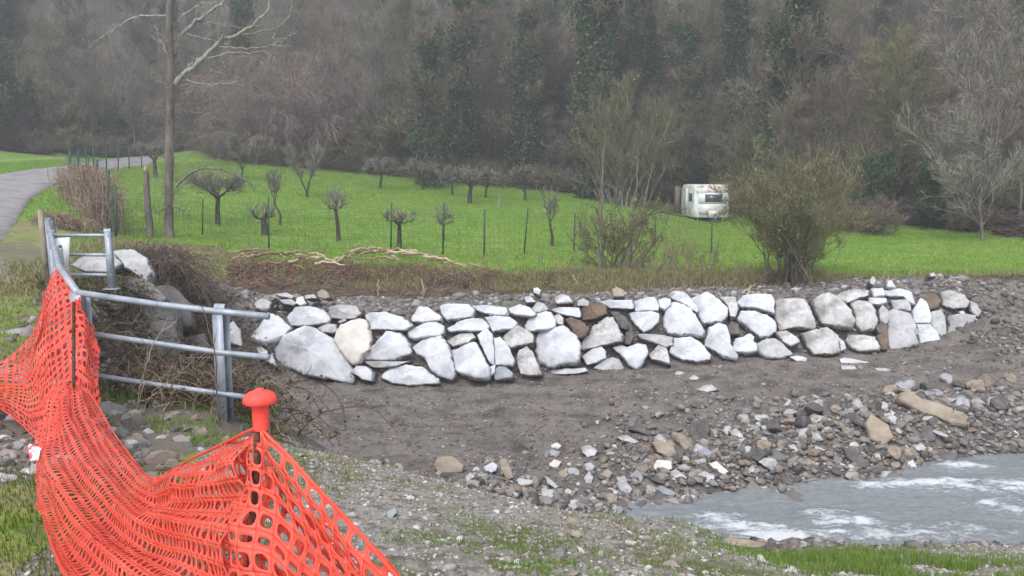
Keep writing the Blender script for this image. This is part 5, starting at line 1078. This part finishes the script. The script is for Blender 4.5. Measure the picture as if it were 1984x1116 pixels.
# ---------------------------------------------------------------- cut poles along the bank edge
M['pole']=mat('cut_poles',[(.20,.14,.08),(.36,.28,.18),(.48,.40,.28)],5,.9,.3,20,rnd=.5)
def pole(a,b_,r,lab,lift=.05,grp='cut poles heaped on the bank edge'):
    A_=hit(*a)+[0,0,lift]; B__=hit(*b_); 
    if abs(B__[1]-A_[1])>2: B__=np.array(wy(b_[0],b_[1],A_[1]))
    B__=B__+[0,0,lift]; m_=(A_+B__)/2; C=np.linspace(0,1,9)[:,None]*(B__-A_)+A_; C[1:-1]+=rng.normal(0,.022,(7,3)); C[:,2]+=np.sin(np.linspace(0,np.pi,9))*.05
    o=MB().tube(C-m_,np.linspace(r,r*.6,9),7,rng.uniform(0,1)).build('cut_pole',M['pole'],None,True); o.location=m_; tag(o,lab,'cut pole',grp)
lab1='peeled brown pole lying in the left heap on the bank edge'; lab2='peeled brown pole lying in the right heap on the bank edge'
for a,b_ in [((455,505),(525,499)),((462,508),(530,504)),((470,502),(515,498)),((500,512),(560,509)),((545,509),(600,503)),((575,515),(620,519)),((598,504),(632,512)),((560,521),(630,512)),((530,507),(588,506)),((480,515),(525,511))]: pole(a,b_,.042,lab1,.13+rng.uniform(0,.12))
for a,b_ in [((680,504),(730,496)),((700,508),(765,500)),((690,502),(770,497)),((720,500),(800,506)),((740,498),(805,503)),((770,500),(840,515)),((750,502),(828,510)),((655,519),(685,508)),((785,502),(800,498)),((800,505),(862,520)),((820,510),(880,521)),((710,496),(745,494)),((765,512),(700,511)),((790,508),(850,514)),((730,494),(770,495))]: pole(a,b_,.042,lab2,.13+rng.uniform(0,.14))
pole((488,497),(511,516),.05,'short thick pale pole sticking up steeply in the left heap'); pole((539,499),(563,519),.055,'stout greenish pole leaning across the left heap',.1); pole((563,519),(590,526),.035,'thin pole lying on the red litter right of the stout greenish one')
pole((757,504),(800,526),.045,'long pole pointing down the bank from the right heap',.1); pole((1108,532),(1122,562),.03,'pale forked stick leaning on the bank under the shrub'); pole((854,511),(895,524),.03,'dark pole at the right end of the right heap'); pole((1125,556),(1155,548),.03,'bent pale stick lying near the shrub foot'); pole((1447,575),(1465,552),.03,'thin stick leaning on the earth below the willow bush')

for a,b_ in [((640,513),(690,506)),((600,506),(655,516)),((450,509),(500,506)),((500,517),(548,520)),((610,518),(668,521))]: pole(a,b_,.04,'thin dry pole lying in the gap between or beside the two pole heaps',.1)
for a,b_ in [((860,517),(905,524)),((885,520),(940,525)),((830,508),(875,517))]: pole(a,b_,.035,'thin dry pole trailing off to the right of the right heap',.1)
at0=lambda px,y:(px-992)/F*y
def shrub(name,b,n,H,spread,mats,lab,cat,seed,group=None,k=8,r=.03,sub=((6,.9,.5),(5,.45,.5),(4,.25,.5)),leaf=0,leafm=None,up=.25,lean=(0,0),minr=.004,arch=0,base=.15,leafsz=.03,tr=None):
    rg=np.random.default_rng(seed); b=np.array(b,float); e=empty(name,b); tag(e,lab,cat,group)
    a=rg.uniform(0,6.28,n); q=np.sqrt(rg.uniform(0,1,n))*spread; h=H*rg.uniform(.55,1.05,n)*(1-.35*(q/spread)**2); u=np.linspace(0,1,k)[None,:]
    X=(np.cos(a)*q)[:,None]*u**1.2+(rg.normal(0,base,n))[:,None]+lean[0]*u; Y=(np.sin(a)*q)[:,None]*u**1.2+(rg.normal(0,base,n))[:,None]+lean[1]*u; Zz=h[:,None]*(u-arch*u**2.5)-.08
    C=np.stack([X,Y,Zz],-1)+np.cumsum(rg.normal(0,.018*H/3,(n,k,3)),1); rr=r*rg.uniform(.5,1,n)[:,None]*np.linspace(1,.22,k)[None]
    lay=[]; P_,Q_=C,rr
    for (m_,L,rs) in sub:
        P_,Q_=grow(P_,Q_,m_,.2,1,L*H/3,.55,up,5 if L>.4 else 4,rg,rs+.15,.4); lay.append((P_,Q_,3))
    tmesh('stems',[(C,rr,6)],mats[0],e,False,minr*1.3); tmesh('twigs',lay,mats[1],e,False,minr)
    if leaf:
        pts=np.concatenate([l[0][:,1:].reshape(-1,3) for l in lay[-2:]]); pts=pts[rg.integers(0,len(pts),leaf)]+rg.normal(0,.03,(leaf,3)); lmesh('leaves',pts,leafsz,leafm,e,rg)
    return e
shrub('willow_bush',hit(1532,548),36,3.8,1.65,(M['bark'],M['twig_olive']),'large rounded willow bush with olive twigs and young leaves, right on the bank edge','bush',3,sub=((8,.9,.5),(6,.5,.6),(4,.3,.6)),leaf=11000,leafm=M['willow_leaf'],up=.2,base=.3,leafsz=.022)
shrub('brown_bush',hit(1555,522),26,1.5,1.0,(M['bramble'],M['twig_brown']),'low reddish brown bush against the right foot of the willow bush','bush',4,sub=((7,.8,.5),(5,.6,.5),(4,.4,.5)),leaf=1500,leafm=M['willow_leaf'],minr=.003)
shrub('budding_shrub',hit(1192,528),16,2.3,1.35,(M['bark'],M['twig_olive']),'tangled shrub with mossy stems on the bank edge, left of the willow bush','shrub',5,sub=((6,1.0,.5),(5,.6,.5),(3,.4,.5)),leaf=1500,leafm=M['willow_leaf'],minr=.0035,base=.35)
T1=hit(1205,520)
e=empty('young_poplar',T1); tag(e,'young tree with two thin straight stems and pale buds rising from the tangled shrub','tree')
dy1=T1[1]; lay=[]
for L,a_,b_ in [([(1170,535),(1168,480),(1166,420),(1167,350),(1172,270)],9,3),([(1225,530),(1222,470),(1228,410),(1234,350),(1236,290)],7,2.5),([(1195,530),(1215,480),(1240,430),(1275,412),(1320,420)],7,2.5),([(1166,400),(1150,370),(1125,352),(1095,345)],3,1.2),([(1190,520),(1160,485),(1135,470),(1128,440)],4,2),([(1215,520),(1240,450),(1262,380),(1290,320)],4,1.2),([(1225,480),(1210,430),(1195,380),(1200,320)],4,1.2)]:
    C=cr1(np.array([np.array(wy(p_,q_,dy1))-T1 for p_,q_ in L]),np.linspace(0,1,16),0)[None]+.015*rng.standard_normal((1,16,3)); rr=np.linspace(px_r(a_,dy1),px_r(b_,dy1),16)[None]
    c2,r2=grow(C,rr,16,.3,1,.9,.45,.35,6,rng,.4,.4); c3,r3=grow(c2,r2,6,.2,1,.4,.6,.2,4,rng,.7,.5); lay+=[(C,rr,7),(c2,r2,4),(c3,r3,3)]
tmesh('stems',lay,M['bark'],e,False,.004)
for i,(px,py,n,H,sp) in enumerate([(1080,505,10,.6,.5),(700,497,14,.45,.8),(600,492,10,.5,.6),(490,490,10,.5,.5),(800,498,12,.4,.7),(960,505,12,.35,.7),(1310,530,22,1.3,.9),(1390,540,24,1.1,.9),(1270,535,18,1.1,.8),(1130,528,14,.8,.7)]):
    _e=shrub('scrub_tuft',hit(px,py),n,H,sp,(M['twig_dry'],M['twig_olive'] if i%2 else M['twig_dry']),['dry brown sprig patch on the bank edge below the dead fruit tree','dry sprigs behind the right heap\'s left end','dry sprigs between the two pole heaps','dry sprigs behind the left pole heap','dry sprigs behind the right pole heap','dry sprigs right of the right pole heap','knee-high scrub directly left of the willow bush','scrub at the left foot of the willow bush','scrub between the tangled shrub and the willow bush','low scrub at the left foot of the tangled shrub'][i],'scrub',20+i,group=None,minr=.003,k=5,r=.012,base=.5 if i>5 else .9,sub=((4,1.2,.6),(4,.9,.6))); _e['kind']='stuff'
# grey upright thicket at the far meadow edge
shrub('thicket',hit(1215,400),26,8.2,2.6,(M['bark_pale'],M['twig_olive']),'tall pale thicket of upright shoots at the far meadow edge, left of the caravan','thicket',41,r=.07,sub=((8,1.0,.5),(7,.55,.5),(4,.35,.6)),minr=.010,base=.8,leaf=3000,leafm=M['willow_leaf'],leafsz=.06)
shrub('leafy_bush',(at0(1495,57),57,float(Z(at0(1495,57),57))) ,30,7.0,3.2,(M['bark'],M['twig_olive']),'olive green leafy bush rising behind and right of the caravan','bush',42,r=.06,sub=((7,1.0,.5),(6,.55,.5),(4,.35,.6)),minr=.010,base=.9,leaf=9000,leafm=M['willow_leaf'],leafsz=.06)
M['twig_vine']=mat('pinkish_vines',[(.18,.135,.12),(.27,.205,.185),(.34,.275,.25)],1,.95,0,rnd=.8,spec=.05)
shrub('drooping_bush',hit(545,318),52,9.0,4.2,(M['bark'],M['twig_vine']),'broad bush veiled in drooping pinkish vines at the upper left meadow edge','bush',43,r=.05,sub=((8,1.0,.5),(7,.7,.5),(4,.5,.6)),up=-.28,minr=.010,base=1.3)
# brambles
def bramble(name,cx,cy,rx,ry,H,n,lab,cat,seed,leaf=0,m='bramble',zb=None,minr=.0035,L=1.0,group=None):
    rg=np.random.default_rng(seed); b=np.array([cx,cy,float(Z(cx,cy)) if zb is None else zb]); e=empty(name,b); tag(e,lab,cat,group)
    x=rg.normal(0,rx*.55,n); y=rg.normal(0,ry*.55,n); z=Z(cx+x,cy+y)-b[2]; a=rg.uniform(0,6.28,n); l=L*rg.uniform(.5,1.2,n); u=np.linspace(0,1,9)[None]
    dome=np.exp(-(x/rx)**2-(y/ry)**2)
    C=np.stack([x[:,None]+np.cos(a)[:,None]*l[:,None]*u,y[:,None]+np.sin(a)[:,None]*l[:,None]*u,z[:,None]+H*(.3+dome*rg.uniform(.3,1.1,n))[:,None]*4*u*(1.05-u)*.8-.03],-1)+np.cumsum(rg.normal(0,.02,(n,9,3)),1)
    rr=np.full((n,9),.006)*np.linspace(1.2,.6,9)[None]; c2,r2=grow(C,rr,5,.2,1,.45*L,.9,.0,5,rg,.8,.5,wig=.3)
    tmesh('stems',[(C,rr,4),(c2,r2,3)],M[m],e,False,minr)
    if leaf:
        pts=np.concatenate([C.reshape(-1,3),c2.reshape(-1,3)]); pts=pts[rg.integers(0,len(pts),leaf)]+rg.normal(0,.03,(leaf,3)); lmesh('leaves',pts,.022,M['bramble_leaf'],e,rg)
    return e
h=hit(385,545); bramble('brush_pile',-7.45,18.2,.75,.7,.72,560,'rounded heap of dry brambles and cut twigs at the head of the bank','brush pile',51,1500,'bramble',None,.004,1.0)
bramble('brambles',-6.1,15.2,.5,1.2,.22,220,'dark brambles hanging down the bank below the rounded brush heap','brambles',52,2500,'bramble',None,.004,.9)
bramble('brambles',-5.5,12.0,.5,1.3,.20,190,'brambles growing over the bank top behind the metal railing','brambles',53,3500,'bramble',None,.0035,1.1)
bramble('brambles',-3.15,8.1,.75,.35,.75,90,'bare bramble runners tangled in the tubes of the metal railing','brambles',54,450,'bramble',None,.003,.9)
bramble('brambles',-3.0,7.5,.7,.3,.28,150,'low brambles at the foot of the metal railing','brambles',55,1800,'twig_dry',None,.003,.6)
bramble('brambles',-6.9,13.4,.6,.9,.12,110,'scrubby growth around the cracked pale slab','brambles',56,2500,'bramble',None,.004,.8)
h=hit(125,440); bramble('twig_pile',h[0],h[1],.7,.5,.35,170,'low pile of cut twigs on the verge beside the left fence','twig pile',57,0,'twig_dry',None,.007,.8)
bramble('brambles',-6.7,17.2,.7,.8,.2,220,'dark brambles trailing from the rounded brush heap towards the wall\'s left end','brambles',58,1200,'bramble',None,.004,.9)
# upright rose stems in front of the railing
for L,lab in [([(430,842),(421,780),(418,700),(405,640),(392,592)],'upright reddish briar stem in front of the railing post'),([(262,800),(275,740),(300,660),(345,620)],'arching briar stem left of the railing post'),([(315,800),(335,760),(322,700)],'short upright straw stem under the lowest rail')]:
    P=np.array([wy(a,b_,6.75) for a,b_ in L]); o0=P[0]; C=cr1(P-o0,np.linspace(0,1,24),0)[None]+.006*rng.standard_normal((1,24,3)); c2,r2=grow(C,np.full((1,24),.006),14,.2,1,.22,.9,.1,4,rng,.6,.5)
    o=tmesh('briar_stem',[(C,np.linspace(.008,.004,24)[None],5),(c2,r2,3)],M['twig_pink'],None,False,.0018); o.location=o0; tag(o,lab,'stem')
# dry fern and roots on the scarp
M['fern']=mat('dry_fern',[(.15,.09,.06),(.30,.19,.13),(.42,.31,.22)],2,.95,0,rnd=.8)
def litter(name,x,y,m,lab,cat,L=.3,lift=.05,kind='stuff',r=.004):
    n=len(x); z=Z(x,y); a=rng.uniform(0,6.28,n); C=np.stack([x,y,z+lift*rng.uniform(0,1.6,n)],-1)[:,None]+np.stack([np.cos(a)*L,np.sin(a)*L,rng.normal(0,.35,n)*L],-1)[:,None]*np.linspace(-.5,.5,4)[None,:,None]+rng.normal(0,.025,(n,4,3))
    V,Fq=tubes(C,np.full((n,4),r)*rng.uniform(.6,1.6,(n,1)),3); o=mk(name,V,Fq[0],m,None,False,{'rnd':np.repeat(rng.uniform(0,1,n),12)}); tag(o,lab,cat,None,kind)
n=26000; x=rng.uniform(-7.6,1.5,n); st=li(ST,x); sb=li(SB,x); y=rng.uniform(-.9,.75,n)*np.where(x<-4.6,1,.55)+st; u=(y-sb)/(st-sb)
w=.6*np.where(x<-3.6,1.0,np.where(x<-1.0,.25,.8))*(fbm(x*1.4,y*2.0,3,71)>np.where(x<-4.4,-.13,.0))*np.clip((y-(st-.38))*9+np.where(x<-4.6,3,0),0.0,1)
k=rng.uniform(0,1,n)<w; litter('dry_fern',x[k],y[k],M['fern'],'reddish dry fern and litter spilling over the bank edge under the pole heaps','fern',.26,.05)
n=3800; x=rng.uniform(-7.6,16,n); sb=li(SB,x); y=sb+rng.uniform(-.1,1.4,n); k=(rng.uniform(0,1,n)<.7)&(zone(x,y)==4); litter('dead_stems',x[k],y[k],M['twig_dry'],'dead roots and stems on the earth scarp above the boulder wall','stems',.25,.05,r=.003)
x=rng.uniform(1.2,9.2,26000); y=li(ST,x)+rng.uniform(-1.5,1.0,26000); z_=Z(x,y); k=(fbm(x*1.5,y*1.5,3,14)>-.1)&(y>li(WT,x)+.9); x,y=x[k],y[k]
tag(blades('grass',x,y,rng.uniform(.08,.28,len(x)),.008,M['blade_dry'],'',.9),'shaggy green and straw grass hanging over the scarp under the shrubs','grass',None,'stuff')
for a,b_,lab in [((734,540),(733,572),'pale root hanging down the dark scarp, leftmost of the hanging roots'),((818,540),(822,572),'pale root hanging down the dark scarp under the right pole heap'),((826,558),(819,570),'short pale root beside the root under the right pole heap')]:
    A_=hit(*a); B__=np.array(wy(b_[0],b_[1],hit(*b_)[1]-.1)); P=np.linspace(0,1,8)[:,None]*(B__-A_)+rng.normal(0,.02,(8,3)); o=MB().tube(P+[0,-.06,0],np.linspace(.022,.012,8),6).build('root',M['pole'],None,True); o.location=A_; tag(o,lab,'root')
# ---------------------------------------------------------------- forest archetypes
def arche(seed,H,cr,n1,t0,mats=('bark','twig_brown'),up=.25,kind='bare'):
    rg=np.random.default_rng(seed); k=14
    C=np.zeros((1,k,3)); C[0,:,2]=np.linspace(-.4,H,k); C[0,1:,:2]=np.cumsum(rg.normal(0,H*.008,(k-1,2)),0); r=.012*H; rr=np.linspace(r,r*.18,k)[None]
    l1,r1=grow(C,rr,n1,t0,.97,cr,.75,up,7,rg,.5,.25,.45); l2,r2=grow(l1,r1,7,.2,1,cr*.5,.6,up*.7,5,rg,.55,.35); l3,r3=grow(l2,r2,6,.15,1,cr*.28,.6,up*.7,4,rg,.7,.4); l4,r4=grow(l3,r3,3,.15,1,cr*.16,.6,up*.5,3,rg,.8,.5)
    parts={'trunk':[(C,rr,8),(l1,r1,5)]}
    if kind in('bare','ivy'): parts['crown']=[(l2,r2,3),(l3,r3,3),(l4,r4,3)]
    out=[]
    e=empty('arche'); o=tmesh('trunk',parts['trunk'],M[mats[0]],e,False,.02)
    if 'crown' in parts: tmesh('crown',parts['crown'],M[mats[1]],e,False,.0135)
    if kind=='ivy':
        t=rg.uniform(.0,.9,10000)**.9; x=t*(k-1); i=np.minimum(x.astype(int),k-2); f=(x-i)[:,None]; p=C[0,i]*(1-f)+C[0,i+1]*f
        lump=.55+1.2*np.clip(fbm(p[:,2]*.6+seed,t*0,3,seed)+.45,0,1); a=rg.uniform(0,6.28,len(p)); q=lump*(1.15-t*.7)*np.sqrt(rg.uniform(.1,1,len(p)))*cr*.33; p=p+np.stack([np.cos(a)*q,np.sin(a)*q,rg.normal(0,.2,len(p))],-1)
        li_=l1[rg.integers(0,len(l1),12000),rg.integers(0,6,12000)]+rg.normal(0,.45,(12000,3)); sel=fbm(li_[:,0]*.7,li_[:,2]*.7,2,seed)>.03
        lmesh('ivy',np.concatenate([p,li_[sel]]),.085,M['ivy'],e,rg)
    if kind=='conifer':
        br,rb=grow(C,rr,70,.18,.99,cr*1.15,1.35,-.02,6,rg,.35,.3,.82); b2,rb2=grow(br,rb,7,.15,1,cr*.35,.7,-.1,4,rg,.6,.4); pts=np.concatenate([br[:,1:].reshape(-1,3),b2.reshape(-1,3)]); pts=pts[rg.integers(0,len(pts),22000)]+rg.normal(0,.13,(22000,3)); lmesh('crown',pts,.09,M['conifer'],e,rg)
    if kind=='evergreen':
        pts=np.concatenate([l2.reshape(-1,3),l3.reshape(-1,3)]); pts=pts[rg.integers(0,len(pts),24000)]+rg.normal(0,.15,(24000,3)); lmesh('crown',pts,.085,M['ivy'],e,rg)
    return e
def kids(o): return list(o.children)
def place(proto,name,x,y,s,rz,lab,cat,group,ms=None,sz=None,z=None):
    r_=proto.copy(); r_.name=name; COL.objects.link(r_); r_.location=(x,y,float(Z(x,y))-.1 if z is None else z); r_.rotation_euler=(0,0,rz); r_.scale=(s,s,s*(sz or 1)); tag(r_,lab,cat,group)
    for c in protokids[proto.name]:
        d=c.copy(); COL.objects.link(d); d.parent=r_; d.name=c.name.split('.')[0]
        if ms and c.name.startswith('crown') and 'ivy' not in c.data.materials[0].name and 'conifer' not in c.data.materials[0].name:
            d.material_slots[0].link='OBJECT'; d.material_slots[0].material=ms
    return r_
BARE=[arche(101,13,4.6,24,.22),arche(102,15,5.0,26,.28,up=.35),arche(103,11,4.8,24,.12,up=.2),arche(104,14,3.6,28,.3,up=.6),arche(105,12,5.2,22,.2,up=.15),arche(106,9,4.2,26,.05,up=.45)]
IVY=[arche(111,15,3.6,20,.35,kind='ivy'),arche(112,17,3.2,20,.45,kind='ivy')]
CON=[arche(121,13,3.6,10,.3,kind='conifer')]; EVG=[arche(131,7,3.4,26,.1,kind='evergreen')]
protokids={p.name:kids(p) for p in BARE+IVY+CON+EVG}
TW=[M['twig_brown'],M['twig_olive'],M['twig_brown'],M['twig_olive'],M['twig_pink'],M['twig']]
def at(px,y): return (px-992)/F*y
# special trees, by where they stand
def spec(protos,i,name,px,y,s,lab,cat,group=None,ms=None,sz=1,dz=0): x=at(px,y); place(protos[i],name,x,y,s,rng.uniform(0,6.28),lab,cat,group,ms,sz,float(Z(x,y))-.1+dz)
IVS=1.12; G_IV='ivy-clad trees in the hillside wood'
for px,y,s,sz,i,lab in [(890,76,1.0,1.0,0,'ivy-clad tree with a dark round top standing above the wood, left of the centre'),(1138,66,1.15,1.1,1,'thick ivy-clad trunk with dark green top, the most massive one near the centre'),(1255,72,.95,1.1,1,'ivy-clad tree right of the massive ivy-clad trunk'),(1335,70,.85,1,0,'ivy-clad tree above the caravan'),(1440,72,.95,1.1,1,'narrow ivy column between the caravan and the dense ivy pair'),
 (1512,58,1.0,1,0,'dense ivy column right above the willow bush, left one of the ivy pair'),(1575,60,.95,1,1,'dense ivy column above the willow bush, right one of the ivy pair'),(1015,72,.9,1,0,'ivy-clad tree left of the massive ivy-clad trunk'),(830,66,.75,.9,0,'short ivy-clad tree with a yellowish tip below the dark round top'),(500,92,.9,1,1,'ivy-clad tree high on the slope above the drooping pinkish bush'),(1960,62,1.1,1,1,'dark ivy-clad tree cut by the right edge of the photo'),(1180,80,1,1.1,0,'ivy-clad tree leaning behind the massive ivy-clad trunk')]:
    spec(IVY,i,'ivy_clad_tree',px,y-6 if y<75 else y-10,s*IVS,lab,'tree',G_IV,None,sz)
spec(CON,0,'conifer',1848,88,.95,'dark conifer standing alone on the slope at right','conifer'); spec(CON,0,'conifer',1600,105,.7,'small conifer high in the wood right of the ivy pair','conifer'); spec(CON,0,'conifer',1985,84,1.15,'dark conifer at the right edge of the photo','conifer')
for px,y,s,lab in [(10,66,1.0,'dark evergreen bush at the left edge of the photo above the green field'),(60,70,.7,'evergreen bush right of the dark one at the left edge'),(985,68,.55,'dark evergreen bush above the close group of three fruit trees'),(1345,61,.45,'black-green bush directly behind the caravan'),(1700,42,.45,'dark evergreen bush at the foot of the wood right of the willow'),(1800,40,.42,'low dark evergreen bush left of the pale-trunked tree'),(1120,68,.5,'evergreen bush at the foot of the massive ivy-clad trunk'),(800,72,.8,'evergreen bush above the left part of the orchard')]:
    spec(EVG,0,'evergreen_bush',px,y,s,lab,'bush',None)
spec(BARE,2,'bare_tree',1908,34.5,.62,'pale-trunked bare tree with wide branches at the right meadow edge','tree',None,M['twig'])
# wood: edge row and hillside
G_B='bare trees of the hillside wood'; cnt=0; placed=[]
def try_place(x,y,dmin):
    for a,b_ in placed[-400:]:
        if (a-x)**2+(b_-y)**2<dmin*dmin: return False
    placed.append((x,y)); return True
def feat(x): return float(np.interp(x,FE[:,0],FE[:,1]))
EDGE='bare brown tree in the front row of the wood behind the meadow'; HILL='bare leafless tree on the wooded hillside'
for x in np.arange(-46,42,2.3):
    y=feat(x)+1.5+rng.uniform(0,2.5); 
    if abs(x)>y*.68+3 : continue
    if x<-14 and x>-30 and y<80: y+=2
    s=rng.uniform(.5,.78)*(.75 if y<45 else 1); b=BARE[rng.integers(0,6)]; place(b,'bare_tree',x+rng.uniform(-.6,.6),y,s,rng.uniform(0,6.28),EDGE,'tree',G_B,TW[rng.integers(0,6)],rng.uniform(.9,1.15)); placed.append((x,y)); cnt+=1
n_=0
while n_<6000 and cnt<292:
    n_+=1; y=40+rng.uniform(0,1)**1.15*150; x=rng.uniform(-1,1)*(y*.66+3)
    if y<feat(x)+4 or not try_place(x,y,3.4+ (y-60)*.028): continue
    s=rng.uniform(.75,1.15)*(1 if y>70 else .85); b=BARE[rng.integers(0,6)]; f=vnoise(np.array([x*.06]),np.array([y*.06]),9)[0]
    ms=TW[int(np.clip(f*6+rng.normal(0,1),0,5))] if y<110 else (M['twig_pink'] if rng.uniform()<.4 else M['twig'])
    place(b,'bare_tree',x,y,s,rng.uniform(0,6.28),HILL,'tree',G_B,ms); cnt+=1
# undergrowth shrubs at the wood's foot
def und(seed,H,n,mt):
    return shrub('p',(0,0,0),n,H,H*.75,(M['bark_dark'],M[mt]),None,None,seed,r=.03,sub=((7,1.1,.5),(6,.8,.5),(4,.5,.6)),minr=.010,base=.5,up=.1,arch=.25)
UN=[und(201,3.2,20,'twig_brown'),und(202,2.6,22,'twig_olive'),und(203,2.2,22,'twig_pink')]
for p in UN:
    for a in ('label','category'): 
        if a in p: del p[a]
    protokids[p.name]=kids(p)
cu=0
for x in np.concatenate([np.arange(-46,44,1.5),np.arange(-44,40,2.6)+.7]):
    y=feat(x)+rng.uniform(-.2,1.6)+(3.5 if cu>59 else 0)
    if abs(x)>y*.68+2: continue
    place(UN[rng.integers(0,3)],'undergrowth_bush',x,y,rng.uniform(.6,1.1)*(.62 if y<42 else 1),rng.uniform(0,6.28),'leafless brown undergrowth bush along the foot of the wood','bush','undergrowth bushes along the foot of the wood'); cu+=1
for k_ in range(75):
    x=rng.uniform(-44,34); y=feat(x)+rng.uniform(3,11)
    if abs(x)>y*.68+2: continue
    place(UN[rng.integers(0,3)],'undergrowth_bush',x,y,rng.uniform(1.3,2.3)*(.7 if y<46 else 1),rng.uniform(0,6.28),'tall leafless bush standing between the front trees of the wood','bush','tall bushes between the front trees of the wood')
nI=0
while nI<46:
    x=rng.uniform(-50,50); y=rng.uniform(70,125)
    if abs(x)>y*.64 or y<feat(x)+6: continue
    place(IVY[rng.integers(0,2)],'ivy_clad_tree',x,y,rng.uniform(.6,1.0),rng.uniform(0,6.28),'dark ivy-clad tree deeper in the hillside wood','tree','ivy-clad trees deeper in the hillside wood',None,rng.uniform(.8,1.1)); nI+=1
for k_ in range(22):
    x=rng.uniform(-42,32); y=feat(x)+rng.uniform(2,9)
    if abs(x)>y*.66: continue
    place(EVG[0],'evergreen_bush',x,y,rng.uniform(.3,.6)*(.7 if y<46 else 1),rng.uniform(0,6.28),'dark evergreen bush among the undergrowth of the wood','bush','evergreen bushes among the undergrowth of the wood')
for p in BARE+IVY+CON+EVG+UN:
    for c in kids(p): bpy.data.objects.remove(c)
    bpy.data.objects.remove(p)
n=20000; y=55+rng.uniform(0,1,n)**.8*140; x=rng.uniform(-1,1,n)*(y*.68+4); k=(zone(x,y)==6)&(y>np.interp(x,FE[:,0],FE[:,1])+2); x,y=x[k],y[k]; n=len(x); h=rng.uniform(1.0,5.5,n); l=rng.normal(0,.16,(n,2))*h[:,None]
C=np.stack([x,y,Z(x,y)-.1],-1)[:,None]+np.stack([l[:,0],l[:,1],h],-1)[:,None]*np.linspace(0,1,4)[None,:,None]+rng.normal(0,.06,(n,4,3)); c2,r2=grow(C,np.full((n,4),.022),3,.3,1,1.3,.6,.3,4,rng,.8,.5)
o=tmesh('sapling_wood',[(C,np.full((n,1),.03)*np.linspace(1,.5,4)[None],3),(c2,r2,3)],M['twig_olive'],None,False,.013); tag(o,'dense thin saplings filling the wooded hillside','saplings',None,'stuff')
# tangled cover on the forest floor at right, and terrace edge line
n=9000; x=rng.uniform(12,26,n); y=feat(0)*0+np.interp(x,FE[:,0],FE[:,1])+rng.uniform(-.3,6,n); litter('dead_stems',x,y,M['bramble'],'dark bramble tangle along the meadow\'s right far edge','brambles',1.0,.55,r=.012)
n=9000; x=rng.uniform(-34,10,n); y=np.interp(x,FE[:,0],FE[:,1])+rng.uniform(-1.0,6,n); litter('dead_stems',x,y,M['twig_olive'],'dry grass and bramble tangle at the foot of the wood behind the orchard','brambles',1.2,.5,r=.016)
# ---------------------------------------------------------------- haze
hm=bpy.data.materials.new('haze_air'); hm.use_nodes=True; n=hm.node_tree.nodes; n.remove(n["Principled BSDF"]); pv=n.new("ShaderNodeVolumePrincipled"); pv.inputs['Color'].default_value=(.90,.92,.97,1); pv.inputs['Density'].default_value=.0026; pv.inputs['Anisotropy'].default_value=.2
hm.node_tree.links.new(pv.outputs[0],n["Material Output"].inputs['Volume'])
zmax=float(ZZ.max())+20; mb=MB(); mb.box((0,110,zmax/2-3),(402,284,zmax+6)); o=mb.build('haze',hm); tag(o,kind='stuff',label='thin grey haze over the whole valley',cat='haze')
